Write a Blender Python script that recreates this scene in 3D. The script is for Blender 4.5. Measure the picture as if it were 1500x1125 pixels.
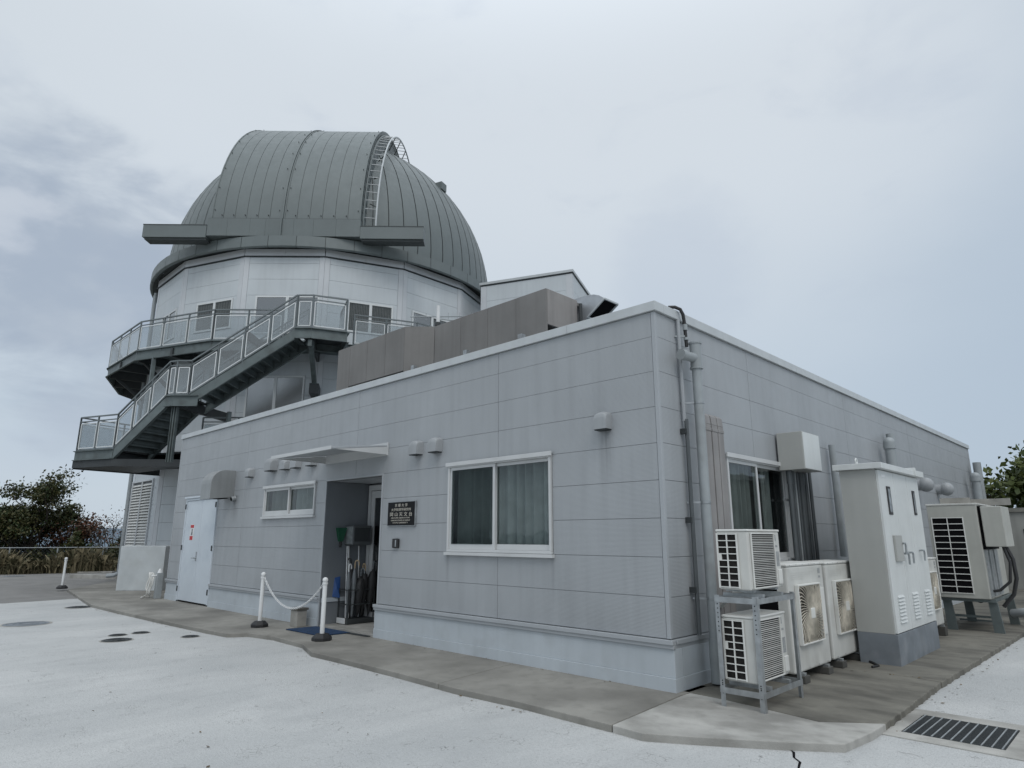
import bpy, math, random
from math import sin, cos, pi, radians, sqrt, atan2
from mathutils import Vector, Matrix
import numpy as np
random.seed(7)
S = bpy.context.scene
for o in list(bpy.data.objects): bpy.data.objects.remove(o)

# ------------------------------------------------------------------ camera
CAM = Vector((3.7416, -6.1193, 1.5025))
yaw, pitch = -0.774122582, 0.230106253
cam = bpy.data.cameras.new('camera'); co = bpy.data.objects.new('camera', cam)
S.collection.objects.link(co); S.camera = co
cam.sensor_width = 36; cam.lens = 955.295/1500*36; cam.clip_start = .05; cam.clip_end = 12000
fw = Vector((sin(yaw)*cos(pitch), cos(yaw)*cos(pitch), sin(pitch)))
rt = Vector((cos(yaw), -sin(yaw), 0)); up = rt.cross(fw)
co.matrix_world = Matrix(((rt.x, up.x, -fw.x, CAM.x), (rt.y, up.y, -fw.y, CAM.y), (rt.z, up.z, -fw.z, CAM.z), (0, 0, 0, 1)))

# ------------------------------------------------------------------ sky, sun, exposure
SUN_EL, SUN_AZ = 50, 122          # azimuth clockwise from +Y
W = bpy.data.worlds.new('World'); S.world = W; W.use_nodes = True
nt = W.node_tree; nt.nodes.clear()
def N(t, **k):
    n = nt.nodes.new(t)
    for a, b in k.items(): setattr(n, a, b)
    return n
def LK(a, b): nt.links.new(a, b)
def mathn(op, a, b=None, c=None, clamp=False):
    n = N('ShaderNodeMath', operation=op, use_clamp=clamp)
    for i, v in enumerate((a, b, c)):
        if v is None: continue
        if isinstance(v, (int, float)): n.inputs[i].default_value = v
        else: LK(v, n.inputs[i])
    return n.outputs[0]
def mixc(f, a, b):
    n = N('ShaderNodeMix', data_type='RGBA')
    for i, v in ((0, f), (6, a), (7, b)):
        if isinstance(v, (int, float)): n.inputs[i].default_value = v
        elif isinstance(v, tuple): n.inputs[i].default_value = (*v, 1)
        else: LK(v, n.inputs[i])
    return n.outputs[2]
tc = N('ShaderNodeTexCoord')
vn = N('ShaderNodeVectorMath', operation='NORMALIZE'); LK(tc.outputs['Generated'], vn.inputs[0])
d_ = vn.outputs[0]
def dot_to(v):
    n = N('ShaderNodeVectorMath', operation='DOT_PRODUCT'); LK(d_, n.inputs[0]); n.inputs[1].default_value = Vector(v).normalized()
    return n.outputs['Value']
def noise(scale, detail, rough=.55, stretch=(1, 1, 1), off=(0, 0, 0), dist=0.):
    m = N('ShaderNodeMapping'); m.inputs['Scale'].default_value = stretch; m.inputs['Location'].default_value = off; LK(d_, m.inputs[0])
    n = N('ShaderNodeTexNoise'); n.inputs['Scale'].default_value = scale; n.inputs['Detail'].default_value = detail
    n.inputs['Roughness'].default_value = rough; n.inputs['Distortion'].default_value = dist; LK(m.outputs[0], n.inputs['Vector'])
    return n.outputs[0]
def smooth(v, a, b):
    n = N('ShaderNodeMapRange', interpolation_type='SMOOTHERSTEP'); n.inputs['From Min'].default_value = a; n.inputs['From Max'].default_value = b
    LK(v, n.inputs['Value']); return n.outputs[0]
sky = N('ShaderNodeTexSky', sky_type='NISHITA'); sky.sun_disc = False
sky.sun_elevation = radians(SUN_EL); sky.sun_rotation = radians(SUN_AZ); sky.altitude = 370; sky.dust_density = 3
sep = N('ShaderNodeSeparateXYZ'); LK(d_, sep.inputs[0])
n1 = noise(1.6, 5, .5, (1, 1, 2.0), (3.1, .4, .7))
n2 = noise(4.2, 6, .55, (1, 1, 2.2), (1.2, 5.4, 2.7), .3)
n3 = noise(9.0, 5, .5, (1, 1, 1.8), (7.2, 2.4, .7))
lo = smooth(sep.outputs[2], -.02, .62)
base = mixc(lo, (.495, .59, .69), (.70, .76, .82))
c = mixc(mathn('MULTIPLY', smooth(n1, .35, .7), .45), base, (.655, .72, .775))
# duller blue-grey layer low on the right of the view
rightm = smooth(mathn('ADD', dot_to((.28, .95, .12)), mathn('MULTIPLY', mathn('SUBTRACT', n1, .5), .25)), .70, 1.03)
c = mixc(mathn('MULTIPLY', rightm, .85), c, (.435, .53, .64))
# dark bank at the left with a ragged upper edge and a bright break beside it
nb_ = mathn('MULTIPLY', mathn('SUBTRACT', n2, .5), .055)
bank = mathn('MULTIPLY', smooth(mathn('ADD', mathn('MAXIMUM', dot_to((-.925, .16, .335)), dot_to((-.913, .235, .32))), nb_), .979, .997), .92)
c = mixc(bank, c, mixc(smooth(n3, .35, .7), (.39, .46, .56), (.46, .525, .61)))
glow = mathn('MULTIPLY', smooth(mathn('ADD', dot_to((-.93, .09, .36)), mathn('MULTIPLY', mathn('SUBTRACT', n3, .5), .012)), .9965, 1.0), .5)
c = mixc(glow, c, (.68, .73, .80))
w1_ = mathn('MULTIPLY', smooth(mathn('ADD', dot_to((-.44, .812, .385)), mathn('MULTIPLY', mathn('SUBTRACT', n3, .5), .01)), .990, 1.0), .25)
c = mixc(w1_, c, (.42, .50, .63))
wisp = mathn('MULTIPLY', smooth(n2, .52, .74), .28)
c = mixc(wisp, c, (.50, .57, .68))
gain = mathn('ADD', 1.0, mathn('MULTIPLY', smooth(sep.outputs[2], .55, 1.0), .85))
vm = N('ShaderNodeVectorMath', operation='SCALE'); LK(c, vm.inputs[0]); LK(gain, vm.inputs['Scale'])
bg1 = N('ShaderNodeBackground'); LK(sky.outputs[0], bg1.inputs[0]); bg1.inputs[1].default_value = .10
bg2 = N('ShaderNodeBackground'); LK(vm.outputs[0], bg2.inputs[0]); bg2.inputs[1].default_value = 1.0
mx = N('ShaderNodeMixShader'); mx.inputs[0].default_value = .93; LK(bg1.outputs[0], mx.inputs[1]); LK(bg2.outputs[0], mx.inputs[2])
out = N('ShaderNodeOutputWorld'); LK(mx.outputs[0], out.inputs[0])
sl = bpy.data.lights.new('sun', 'SUN'); sl.energy = 0.85; sl.angle = radians(26); sl.color = (1, .97, .93)
so = bpy.data.objects.new('sun', sl); S.collection.objects.link(so)
sd = Vector((sin(radians(SUN_AZ))*cos(radians(SUN_EL)), cos(radians(SUN_AZ))*cos(radians(SUN_EL)), sin(radians(SUN_EL))))
so.rotation_euler = sd.to_track_quat('Z', 'Y').to_euler()
S.view_settings.view_transform = 'Standard'; S.view_settings.look = 'None'; S.view_settings.gamma = 1; S.view_settings.exposure = 0
S.view_settings.use_curve_mapping = False
S.render.engine = 'CYCLES'; S.cycles.use_denoising = True
S.cycles.max_bounces = 8; S.cycles.transparent_max_bounces = 16

# ------------------------------------------------------------------ materials
MATS = {}
def mat(name, col, rough=.6, metal=0., var=.0, vscale=2., bump=0., bscale=60., dirt=None, dirt_amt=0., streak=0., spec=.5, ribs=0., coat=0., island=0., stains=()):
    if name in MATS: return MATS[name]
    m = bpy.data.materials.new(name); m.use_nodes = True; MATS[name] = m
    t = m.node_tree; b = t.nodes['Principled BSDF']
    b.inputs['Roughness'].default_value = rough; b.inputs['Metallic'].default_value = metal; b.inputs['Specular IOR Level'].default_value = spec
    L = t.links.new
    tcn = t.nodes.new('ShaderNodeTexCoord'); P = tcn.outputs['Object']
    def ns(scale, detail=4, st=None):
        n = t.nodes.new('ShaderNodeTexNoise'); n.inputs['Scale'].default_value = scale; n.inputs['Detail'].default_value = detail
        if st:
            mp = t.nodes.new('ShaderNodeMapping'); mp.inputs['Scale'].default_value = st; L(P, mp.inputs[0]); L(mp.outputs[0], n.inputs['Vector'])
        else: L(P, n.inputs['Vector'])
        return n.outputs[0]
    def mr(v, a, b_, c_=0., d=1.):
        n = t.nodes.new('ShaderNodeMapRange'); L(v, n.inputs[0]); n.inputs[1].default_value = a; n.inputs[2].default_value = b_
        n.inputs[3].default_value = c_; n.inputs[4].default_value = d; return n.outputs[0]
    def mc(f, a, b_, mode='MIX'):
        n = t.nodes.new('ShaderNodeMix'); n.data_type = 'RGBA'; n.blend_type = mode
        for i, v in ((0, f), (6, a), (7, b_)):
            if isinstance(v, (int, float)): n.inputs[i].default_value = v
            elif isinstance(v, tuple): n.inputs[i].default_value = (*v, 1)
            else: L(v, n.inputs[i])
        return n.outputs[2]
    c = col
    if var:
        lo_ = tuple(x*(1-var) for x in col); hi = tuple(min(1, x*(1+var)) for x in col)
        c = mc(mr(ns(vscale), .3, .7), lo_, hi)
    if island:
        g = t.nodes.new('ShaderNodeNewGeometry')
        lo_ = tuple(x*(1-island) for x in col); hi = tuple(min(1, x*(1+island)) for x in col)
        c2 = mc(g.outputs['Random Per Island'], lo_, hi)
        c = mc(.5, c, c2)
    if streak:
        c = mc(mr(ns(1.0, 5, (7, 7, .55)), .45, .75, 0, streak), c, tuple(x*.45 for x in col))
    if stains:
        sx = t.nodes.new('ShaderNodeSeparateXYZ'); L(P, sx.inputs[0])
        def mth(op, a, b_):
            n = t.nodes.new('ShaderNodeMath'); n.operation = op
            for i, v in enumerate((a, b_)):
                if isinstance(v, (int, float)): n.inputs[i].default_value = v
                else: L(v, n.inputs[i])
            return n.outputs[0]
        nz_ = ns(1.0, 5, (26, 1, 1.6))
        for (x_, w_, z0_, z1_, am) in stains:
            ax_ = mr(mth('ABSOLUTE', mth('SUBTRACT', sx.outputs[0], x_), 0), 0, w_, 1, 0); az_ = mr(sx.outputs[2], z0_, z1_, 0, 1)
            lim = mth('LESS_THAN', sx.outputs[2], z1_+.02)
            f_ = mth('MULTIPLY', mth('MULTIPLY', mth('MULTIPLY', ax_, az_), lim), mr(nz_, .25, .7, .25, am*1.6))
            c = mc(f_, c, tuple(x*.38 for x in col))
        gr_ = mth('MULTIPLY', mr(sx.outputs[2], .9, .45, 0, 1), mr(ns(1.0, 5, (3, 3, .8)), .4, .7, 0, .22))
        c = mc(gr_, c, tuple(x*.5 for x in col))
    if dirt:
        c = mc(mr(ns(3.3, 6), .5, .72, 0, dirt_amt), c, dirt)
    if not isinstance(c, tuple): L(c, b.inputs['Base Color'])
    else: b.inputs['Base Color'].default_value = (*c, 1)
    L(mr(ns(5, 3), .3, .7, max(0, rough-.06), min(1, rough+.06)), b.inputs['Roughness'])
    h = None
    if bump: h = mr(ns(bscale, 3), 0, 1, 0, bump)
    if ribs:
        sp = t.nodes.new('ShaderNodeSeparateXYZ'); L(P, sp.inputs[0])
        mm = t.nodes.new('ShaderNodeMath'); mm.operation = 'MULTIPLY'; L(sp.outputs[2], mm.inputs[0]); mm.inputs[1].default_value = 2*pi/.0133
        s2 = t.nodes.new('ShaderNodeMath'); s2.operation = 'SINE'; L(mm.outputs[0], s2.inputs[0])
        s3 = t.nodes.new('ShaderNodeMath'); s3.operation = 'MULTIPLY'; L(s2.outputs[0], s3.inputs[0]); s3.inputs[1].default_value = ribs
        if h is not None:
            s4 = t.nodes.new('ShaderNodeMath'); s4.operation = 'ADD'; L(s3.outputs[0], s4.inputs[0]); L(h, s4.inputs[1]); h = s4.outputs[0]
        else: h = s3.outputs[0]
    if h is not None:
        bp = t.nodes.new('ShaderNodeBump'); bp.inputs['Distance'].default_value = 1.0; bp.inputs['Strength'].default_value = 1.0
        L(h, bp.inputs['Height']); L(bp.outputs[0], b.inputs['Normal'])
    return m
def glass(name, tint, fac, rough=.03, solid=None, diffuse=0.):
    if name in MATS: return MATS[name]
    m = bpy.data.materials.new(name); m.use_nodes = True; MATS[name] = m; t = m.node_tree; t.nodes.clear(); L = t.links.new
    o = t.nodes.new('ShaderNodeOutputMaterial'); tr = t.nodes.new('ShaderNodeBsdfTransparent'); tr.inputs[0].default_value = (*tint, 1)
    gl = t.nodes.new('ShaderNodeBsdfGlossy'); gl.inputs['Roughness'].default_value = rough
    lw0 = t.nodes.new('ShaderNodeLayerWeight'); lw0.inputs[0].default_value = .5
    lw = t.nodes.new('ShaderNodeMath'); lw.operation = 'POWER'; L(lw0.outputs['Facing'], lw.inputs[0]); lw.inputs[1].default_value = 4.5
    mr = t.nodes.new('ShaderNodeMath'); mr.operation = 'MULTIPLY_ADD'; L(lw.outputs[0], mr.inputs[0]); mr.inputs[1].default_value = .85; mr.inputs[2].default_value = fac; mr.use_clamp = True
    tcn = t.nodes.new('ShaderNodeTexCoord'); nz = t.nodes.new('ShaderNodeTexNoise'); nz.inputs['Scale'].default_value = 3.0; L(tcn.outputs['Object'], nz.inputs['Vector'])
    bp = t.nodes.new('ShaderNodeBump'); bp.inputs['Strength'].default_value = .15; bp.inputs['Distance'].default_value = .02; L(nz.outputs[0], bp.inputs['Height']); L(bp.outputs[0], gl.inputs['Normal'])
    body = tr.outputs[0]
    if diffuse:
        df = t.nodes.new('ShaderNodeBsdfDiffuse'); df.inputs[0].default_value = (*solid, 1)
        m2 = t.nodes.new('ShaderNodeMixShader'); m2.inputs[0].default_value = diffuse; L(tr.outputs[0], m2.inputs[1]); L(df.outputs[0], m2.inputs[2]); body = m2.outputs[0]
    ms = t.nodes.new('ShaderNodeMixShader'); L(mr.outputs[0], ms.inputs[0]); L(body, ms.inputs[1]); L(gl.outputs[0], ms.inputs[2]); L(ms.outputs[0], o.inputs[0])
    return m
M_side = mat('siding_front_paint', (.345, .362, .376), .42, var=.06, vscale=.9, bump=.0005, bscale=90, streak=.16, ribs=.0005, stains=((-.72, .13, 2.0, 2.72, .55), (-3.77, .09, 2.35, 2.72, .25), (-4.23, .09, 2.35, 2.72, .25), (-10.70, .22, 1.75, 2.36, .8), (-8.98, .12, 2.45, 2.8, .3), (-1.56, .05, .7, 1.28, .35), (-3.5, .05, .7, 1.28, .35)))
M_trim = mat('corner_trim_paint', (.365, .385, .402), .42, var=.04, bump=.0002)
M_cope = mat('coping_metal', (.50, .525, .535), .38, var=.05, streak=.15)
M_found = mat('foundation_paint', (.455, .495, .525), .7, var=.06, vscale=1.5, bump=.0006, bscale=60, streak=.12, dirt=(.22, .21, .19), dirt_amt=.15)
M_joint = mat('joint_dark', (.20, .21, .22), .8)
M_dark = mat('interior_dark', (.005, .005, .006), .9, spec=.1)
M_black = mat('black_rubber', (.02, .02, .021), .55, var=.2, bump=.001)
M_alu = mat('white_aluminium', (.54, .55, .55), .35, var=.04, dirt=(.3, .29, .27), dirt_amt=.15)
M_door = mat('door_paint', (.56, .61, .655), .4, var=.05, vscale=1.2, dirt=(.45, .5, .56), dirt_amt=.4)
M_white = mat('white_plastic', (.72, .73, .73), .4, var=.04, dirt=(.4, .38, .34), dirt_amt=.2)
M_hood = mat('vent_hood_paint', (.32, .335, .345), .45, var=.05, streak=.2)
M_hood2 = mat('exhaust_hood_metal', (.30, .31, .31), .38, metal=.35, var=.08, streak=.3)
M_tower = mat('tower_panel_paint', (.56, .595, .615), .45, var=.05, vscale=.8, streak=.12, bump=.0004, bscale=50)
M_ttrim = mat('tower_trim_paint', (.58, .60, .62), .45, var=.04)
M_dome = mat('dome_metal', (.150, .172, .172), .5, metal=.1, var=.05, vscale=1.3, streak=.05, bump=.0006, bscale=9)
M_domed = mat('dome_dark_seam', (.06, .068, .068), .6)
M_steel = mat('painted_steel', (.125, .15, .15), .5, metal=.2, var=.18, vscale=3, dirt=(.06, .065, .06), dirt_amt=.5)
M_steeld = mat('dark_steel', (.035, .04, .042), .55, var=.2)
M_galv = mat('galvanised_steel', (.36, .38, .39), .42, metal=.6, var=.2, vscale=14, dirt=(.2, .19, .18), dirt_amt=.4)
M_rail = mat('rail_steel', (.17, .19, .195), .45, metal=.4, var=.15)
M_gframe = mat('panel_frame_white', (.68, .70, .70), .4)
M_frost = glass('frosted_infill', (.80, .84, .86), .03, .35, (.50, .52, .525), .22)
M_glass = glass('window_glass', (.74, .77, .765), .05, .02)
M_glassd = glass('mirror_glass', (.30, .36, .36), .30, .08)
M_glassm = glass('film_glass', (.25, .34, .34), .52, .30)
M_curt = mat('green_curtain', (.46, .49, .485), .9, var=.15, vscale=5)
M_curtd = mat('dim_curtain', (.36, .375, .365), .9, var=.15, vscale=5)
M_curtb = mat('brown_blind', (.26, .24, .23), .9, var=.2, vscale=8)
M_room = mat('room_wall', (.035, .038, .038), .9)
M_screen = mat('weathered_screen', (.205, .198, .19), .8, var=.12, vscale=.8, streak=.22, bump=.002, bscale=25)
M_pipe = mat('grey_pvc', (.30, .325, .335), .42, var=.08, vscale=6, dirt=(.2, .2, .19), dirt_amt=.4)
M_pipedk = mat('dark_conduit', (.08, .09, .095), .45, var=.15, vscale=5)
M_duct = mat('slim_duct_brown', (.26, .25, .245), .6, var=.12, vscale=3, streak=.3)
M_ivory = mat('ac_ivory', (.56, .56, .53), .45, var=.06, vscale=5, streak=.18, dirt=(.30, .28, .24), dirt_amt=.3)
M_ivory2 = mat('ac_ivory_frame', (.66, .66, .63), .45, var=.06, dirt=(.36, .33, .29), dirt_amt=.35)
M_fin = mat('shaded_condenser_fins', (.016, .015, .014), .7, var=.4, vscale=30, spec=.15)  # near-black puts the shade inside the unit openings into the colour
M_fan = mat('dirty_fan_guard', (.52, .48, .40), .7, var=.25, vscale=12)
M_fanback = mat('fan_recess', (.06, .05, .04), .8, var=.4, vscale=8)
M_cab = mat('cabinet_grey', (.39, .395, .375), .42, var=.04, vscale=2, bump=.0003, streak=.1)  # same paint as the front, darker for the less lit side
M_cabf = mat('cabinet_front_lit', (.62, .64, .63), .38, var=.04, vscale=2, bump=.0003, streak=.1)  # lighter copy of the cabinet paint, stronger light on the front put in
M_plinth = mat('plinth_grey', (.17, .19, .21), .7, var=.15, vscale=4, dirt=(.3, .31, .32), dirt_amt=.4)
M_big = mat('big_unit_ivory', (.40, .40, .365), .45, var=.06, vscale=4, streak=.2)
M_conc = mat('plain_concrete', (.30, .29, .265), .85, var=.2, vscale=6, bump=.002, bscale=70)
M_block = mat('painted_block', (.47, .50, .51), .7, var=.08, vscale=3, bump=.002, bscale=80, dirt=(.36, .36, .33), dirt_amt=.25)
M_blue = mat('blue_mat', (.010, .036, .09), .95, var=.3, vscale=20, bump=.004, bscale=300)
M_green = mat('green_plastic', (.008, .085, .042), .35, var=.2)
M_bluep = mat('blue_plastic', (.02, .07, .22), .4, var=.2)
M_gold = mat('brass_lettering', (.62, .55, .40), .35, metal=.5)
M_signb = mat('black_stone', (.004, .004, .005), .45, spec=.2)
M_red = mat('red_print', (.48, .03, .035), .5)
M_wood = mat('pale_wood', (.42, .32, .20), .5, var=.2)
M_clear = mat('clear_umbrella_vinyl', (.16, .175, .185), .25, var=.15)
M_sticker = mat('grey_sticker', (.30, .31, .31), .5, var=.3, vscale=40)
M_bark = mat('bark', (.055, .045, .038), .9, var=.3, vscale=8)
M_twig = mat('twig_grey', (.085, .078, .07), .9, var=.3)

def leafmat(name, a, b, rough=.5):
    m = bpy.data.materials.new(name); m.use_nodes = True; t = m.node_tree; p = t.nodes['Principled BSDF']
    g = t.nodes.new('ShaderNodeNewGeometry'); r = t.nodes.new('ShaderNodeValToRGB')
    r.color_ramp.elements[0].color = (*a, 1); r.color_ramp.elements[1].color = (*b, 1)
    t.links.new(g.outputs['Random Per Island'], r.inputs[0]); t.links.new(r.outputs[0], p.inputs['Base Color'])
    p.inputs['Roughness'].default_value = rough; p.inputs['Specular IOR Level'].default_value = .3
    return m
M_leafa = leafmat('leaf_autumn', (.020, .040, .012), (.085, .075, .028))
M_leafr = leafmat('leaf_reddish', (.05, .04, .02), (.16, .065, .04))
M_leafd = leafmat('leaf_dark', (.016, .028, .012), (.05, .062, .026))
M_leafg = leafmat('leaf_green', (.035, .055, .016), (.11, .13, .035))
M_reed = leafmat('dry_reed', (.055, .055, .028), (.22, .185, .115), .8)
M_grass = leafmat('rough_grass', (.05, .065, .025), (.15, .13, .06), .8)

# ------------------------------------------------------------------ object helpers
COL = S.collection
def tagp(o, label=None, cat=None, group=None, kind=None):
    if label: o['label'] = label
    if cat: o['category'] = cat
    if group: o['group'] = group
    if kind: o['kind'] = kind
    return o
def thing(name, label, cat, loc=(0, 0, 0), group=None):
    o = bpy.data.objects.new(name, None); COL.objects.link(o); o.location = loc; o.empty_display_size = .2
    return tagp(o, label, cat, group)
def attach(o, parent):
    if parent is None: return o
    o.parent = parent
    if parent.type == 'EMPTY': o.matrix_parent_inverse = Matrix.Translation(-Vector(parent.location))
    return o
class MB:
    def __init__(s): s.v = []; s.f = []; s.M = None; s.mi = []; s.cur = 0; s.seg = []
    def add(s, vs, fs):
        k = len(s.v); s.seg.append((k, len(s.f)))
        if s.M is not None: vs = [tuple(s.M @ Vector(v)) for v in vs]
        s.v += [tuple(v) for v in vs]; s.f += [tuple(k+i for i in f) for f in fs]; s.mi += [s.cur]*len(fs); return s
    def box(s, x0, x1, y0, y1, z0, z1):
        if x0 > x1: x0, x1 = x1, x0
        if y0 > y1: y0, y1 = y1, y0
        if z0 > z1: z0, z1 = z1, z0
        return s.add([(x0,y0,z0),(x1,y0,z0),(x1,y1,z0),(x0,y1,z0),(x0,y0,z1),(x1,y0,z1),(x1,y1,z1),(x0,y1,z1)],
                     [(0,3,2,1),(4,5,6,7),(0,1,5,4),(1,2,6,5),(2,3,7,6),(3,0,4,7)])
    def prism(s, pts, d):
        """pts: planar loop of 3D points; extruded by vector d"""
        n = len(pts); d = Vector(d); P = [Vector(p) for p in pts]
        nrm = Vector((0, 0, 0))
        for i in range(n): nrm += P[i].cross(P[(i+1) % n])
        if nrm.dot(d) > 0: P = P[::-1]
        vs = P + [p+d for p in P]
        fs = [tuple(range(n)), tuple(range(2*n-1, n-1, -1))]
        for i in range(n):
            j = (i+1) % n; fs.append((i, n+i, n+j, j))
        return s.add(vs, fs)
    def cyl(s, a, b, r0, r1=None, n=12, caps=True):
        a, b = Vector(a), Vector(b); r1 = r0 if r1 is None else r1
        z = (b-a).normalized(); x = z.orthogonal().normalized(); y = z.cross(x)
        vs = [a+(x*cos(2*pi*i/n)+y*sin(2*pi*i/n))*r0 for i in range(n)] + [b+(x*cos(2*pi*i/n)+y*sin(2*pi*i/n))*r1 for i in range(n)]
        fs = [(i, (i+1) % n, n+(i+1) % n, n+i) for i in range(n)]
        if caps: fs += [tuple(range(n-1, -1, -1)), tuple(range(n, 2*n))]
        return s.add(vs, fs)
    def tube(s, pts, r, n=8, closed=False, radii=None):
        P = [Vector(p) for p in pts]; m = len(P); rings = []; prev = None
        for i in range(m):
            if closed: t = (P[(i+1) % m]-P[i-1]).normalized()
            else: t = (P[min(i+1, m-1)]-P[max(i-1, 0)]).normalized()
            if prev is None: x = t.orthogonal().normalized()
            else:
                x = prev-t*prev.dot(t)
                x = x.normalized() if x.length > 1e-6 else t.orthogonal().normalized()
            prev = x; y = t.cross(x); rr = radii[i] if radii else r
            rings.append([P[i]+(x*cos(2*pi*k/n)+y*sin(2*pi*k/n))*rr for k in range(n)])
        vs = [v for g in rings for v in g]; fs = []
        for i in range(m if closed else m-1):
            j = (i+1) % m
            for k in range(n): fs.append((i*n+k, i*n+(k+1) % n, j*n+(k+1) % n, j*n+k))
        if not closed: fs += [tuple(range(n-1, -1, -1)), tuple((m-1)*n+k for k in range(n))]
        return s.add(vs, fs)
    def bar(s, a, b, w, h, upv=(0, 0, 1)):
        """rectangular bar from a to b, w sideways, h along up; centred"""
        a, b = Vector(a), Vector(b); t = (b-a).normalized(); u = Vector(upv); sd_ = t.cross(u)
        if sd_.length < 1e-5: sd_ = t.orthogonal()
        sd_.normalize(); u = sd_.cross(t)
        c = [sd_*(-w/2)+u*(-h/2), sd_*(w/2)+u*(-h/2), sd_*(w/2)+u*(h/2), sd_*(-w/2)+u*(h/2)]
        return s.add([a+q for q in c]+[b+q for q in c], [(0,1,2,3),(7,6,5,4),(0,4,5,1),(1,5,6,2),(2,6,7,3),(3,7,4,0)])
    def grid(s, rows):
        """rows of equal length point lists"""
        n = len(rows[0]); vs = [p for r in rows for p in r]; fs = []
        for i in range(len(rows)-1):
            for k in range(n-1): fs.append((i*n+k, i*n+k+1, (i+1)*n+k+1, (i+1)*n+k))
        return s.add(vs, fs)
    def sphere(s, c, r, n=12, m=8, sc=(1, 1, 1)):
        c = Vector(c); rows = []
        for i in range(m+1):
            t = pi*i/m; rows.append([c+Vector((sin(t)*cos(2*pi*k/n)*sc[0], sin(t)*sin(2*pi*k/n)*sc[1], cos(t)*sc[2]))*r for k in range(n+1)])
        return s.grid(rows)
    def build(s, name, m, parent=None, smooth=False, bevel=0, label=None, cat=None, kind=None, group=None, solid=0):
        me = bpy.data.meshes.new(name); me.from_pydata(s.v, [], s.f)
        for q in (m if isinstance(m, (list, tuple)) else [m]): me.materials.append(q)
        if any(s.mi): me.polygons.foreach_set('material_index', s.mi)
        if smooth:
            me.polygons.foreach_set('use_smooth', [True]*len(me.polygons))
            me.set_sharp_from_angle(angle=radians(40))
        me.update(); o = bpy.data.objects.new(name, me); COL.objects.link(o); attach(o, parent)
        if bevel:
            b = o.modifiers.new('bevel', 'BEVEL'); b.width = bevel; b.segments = 2; b.limit_method = 'ANGLE'; b.angle_limit = radians(40)
        if solid:
            q = o.modifiers.new('solid', 'SOLIDIFY'); q.thickness = solid
        tagp(o, label, cat, group, kind); return o
def builds(self, name, m, parent=None, **k):
    out_ = []
    for i, (v0, f0) in enumerate(self.seg):
        v1, f1 = self.seg[i+1] if i+1 < len(self.seg) else (len(self.v), len(self.f))
        b = MB(); b.v = self.v[v0:v1]; b.f = [tuple(q-v0 for q in f) for f in self.f[f0:f1]]; b.mi = [0]*len(b.f); out_.append(b.build(name, m, parent, **k))
    return out_
MB.builds = builds
def Box(name, m, parent, x0, x1, y0, y1, z0, z1, **k): return MB().box(x0, x1, y0, y1, z0, z1).build(name, m, parent, **k)
def frameM(o, u, v):
    """matrix with local x=u, y=v, z=up at origin o"""
    u = Vector(u).normalized(); v = Vector(v).normalized()
    return Matrix(((u.x, v.x, 0, o[0]), (u.y, v.y, 0, o[1]), (u.z, v.z, 1, o[2]), (0, 0, 0, 1)))
def rect_minus(r, holes):
    rs = [r]
    for h in holes:
        nr = []
        for (a, b, c_, d) in rs:
            ha, hb, hc, hd = max(a, h[0]), min(b, h[1]), max(c_, h[2]), min(d, h[3])
            if ha >= hb or hc >= hd: nr.append((a, b, c_, d)); continue
            if a < ha: nr.append((a, ha, c_, d))
            if hb < b: nr.append((hb, b, c_, d))
            if c_ < hc: nr.append((ha, hb, c_, hc))
            if hd < d: nr.append((ha, hb, hd, d))
        rs = nr
    return [q for q in rs if q[1]-q[0] > .004 and q[3]-q[2] > .004]
def deep_copy(root, delta, label=None):
    c = root.copy(); COL.objects.link(c); c.location = root.location+Vector(delta)
    if label: c['label'] = label
    for ch in [o for o in COL.objects if o.parent == root]:
        d = ch.copy(); COL.objects.link(d); d.parent = c; d.matrix_parent_inverse = ch.matrix_parent_inverse.copy()
        for g in [o for o in COL.objects if o.parent == ch]:
            e = g.copy(); COL.objects.link(e); e.parent = d; e.matrix_parent_inverse = g.matrix_parent_inverse.copy()
    return c

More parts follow.
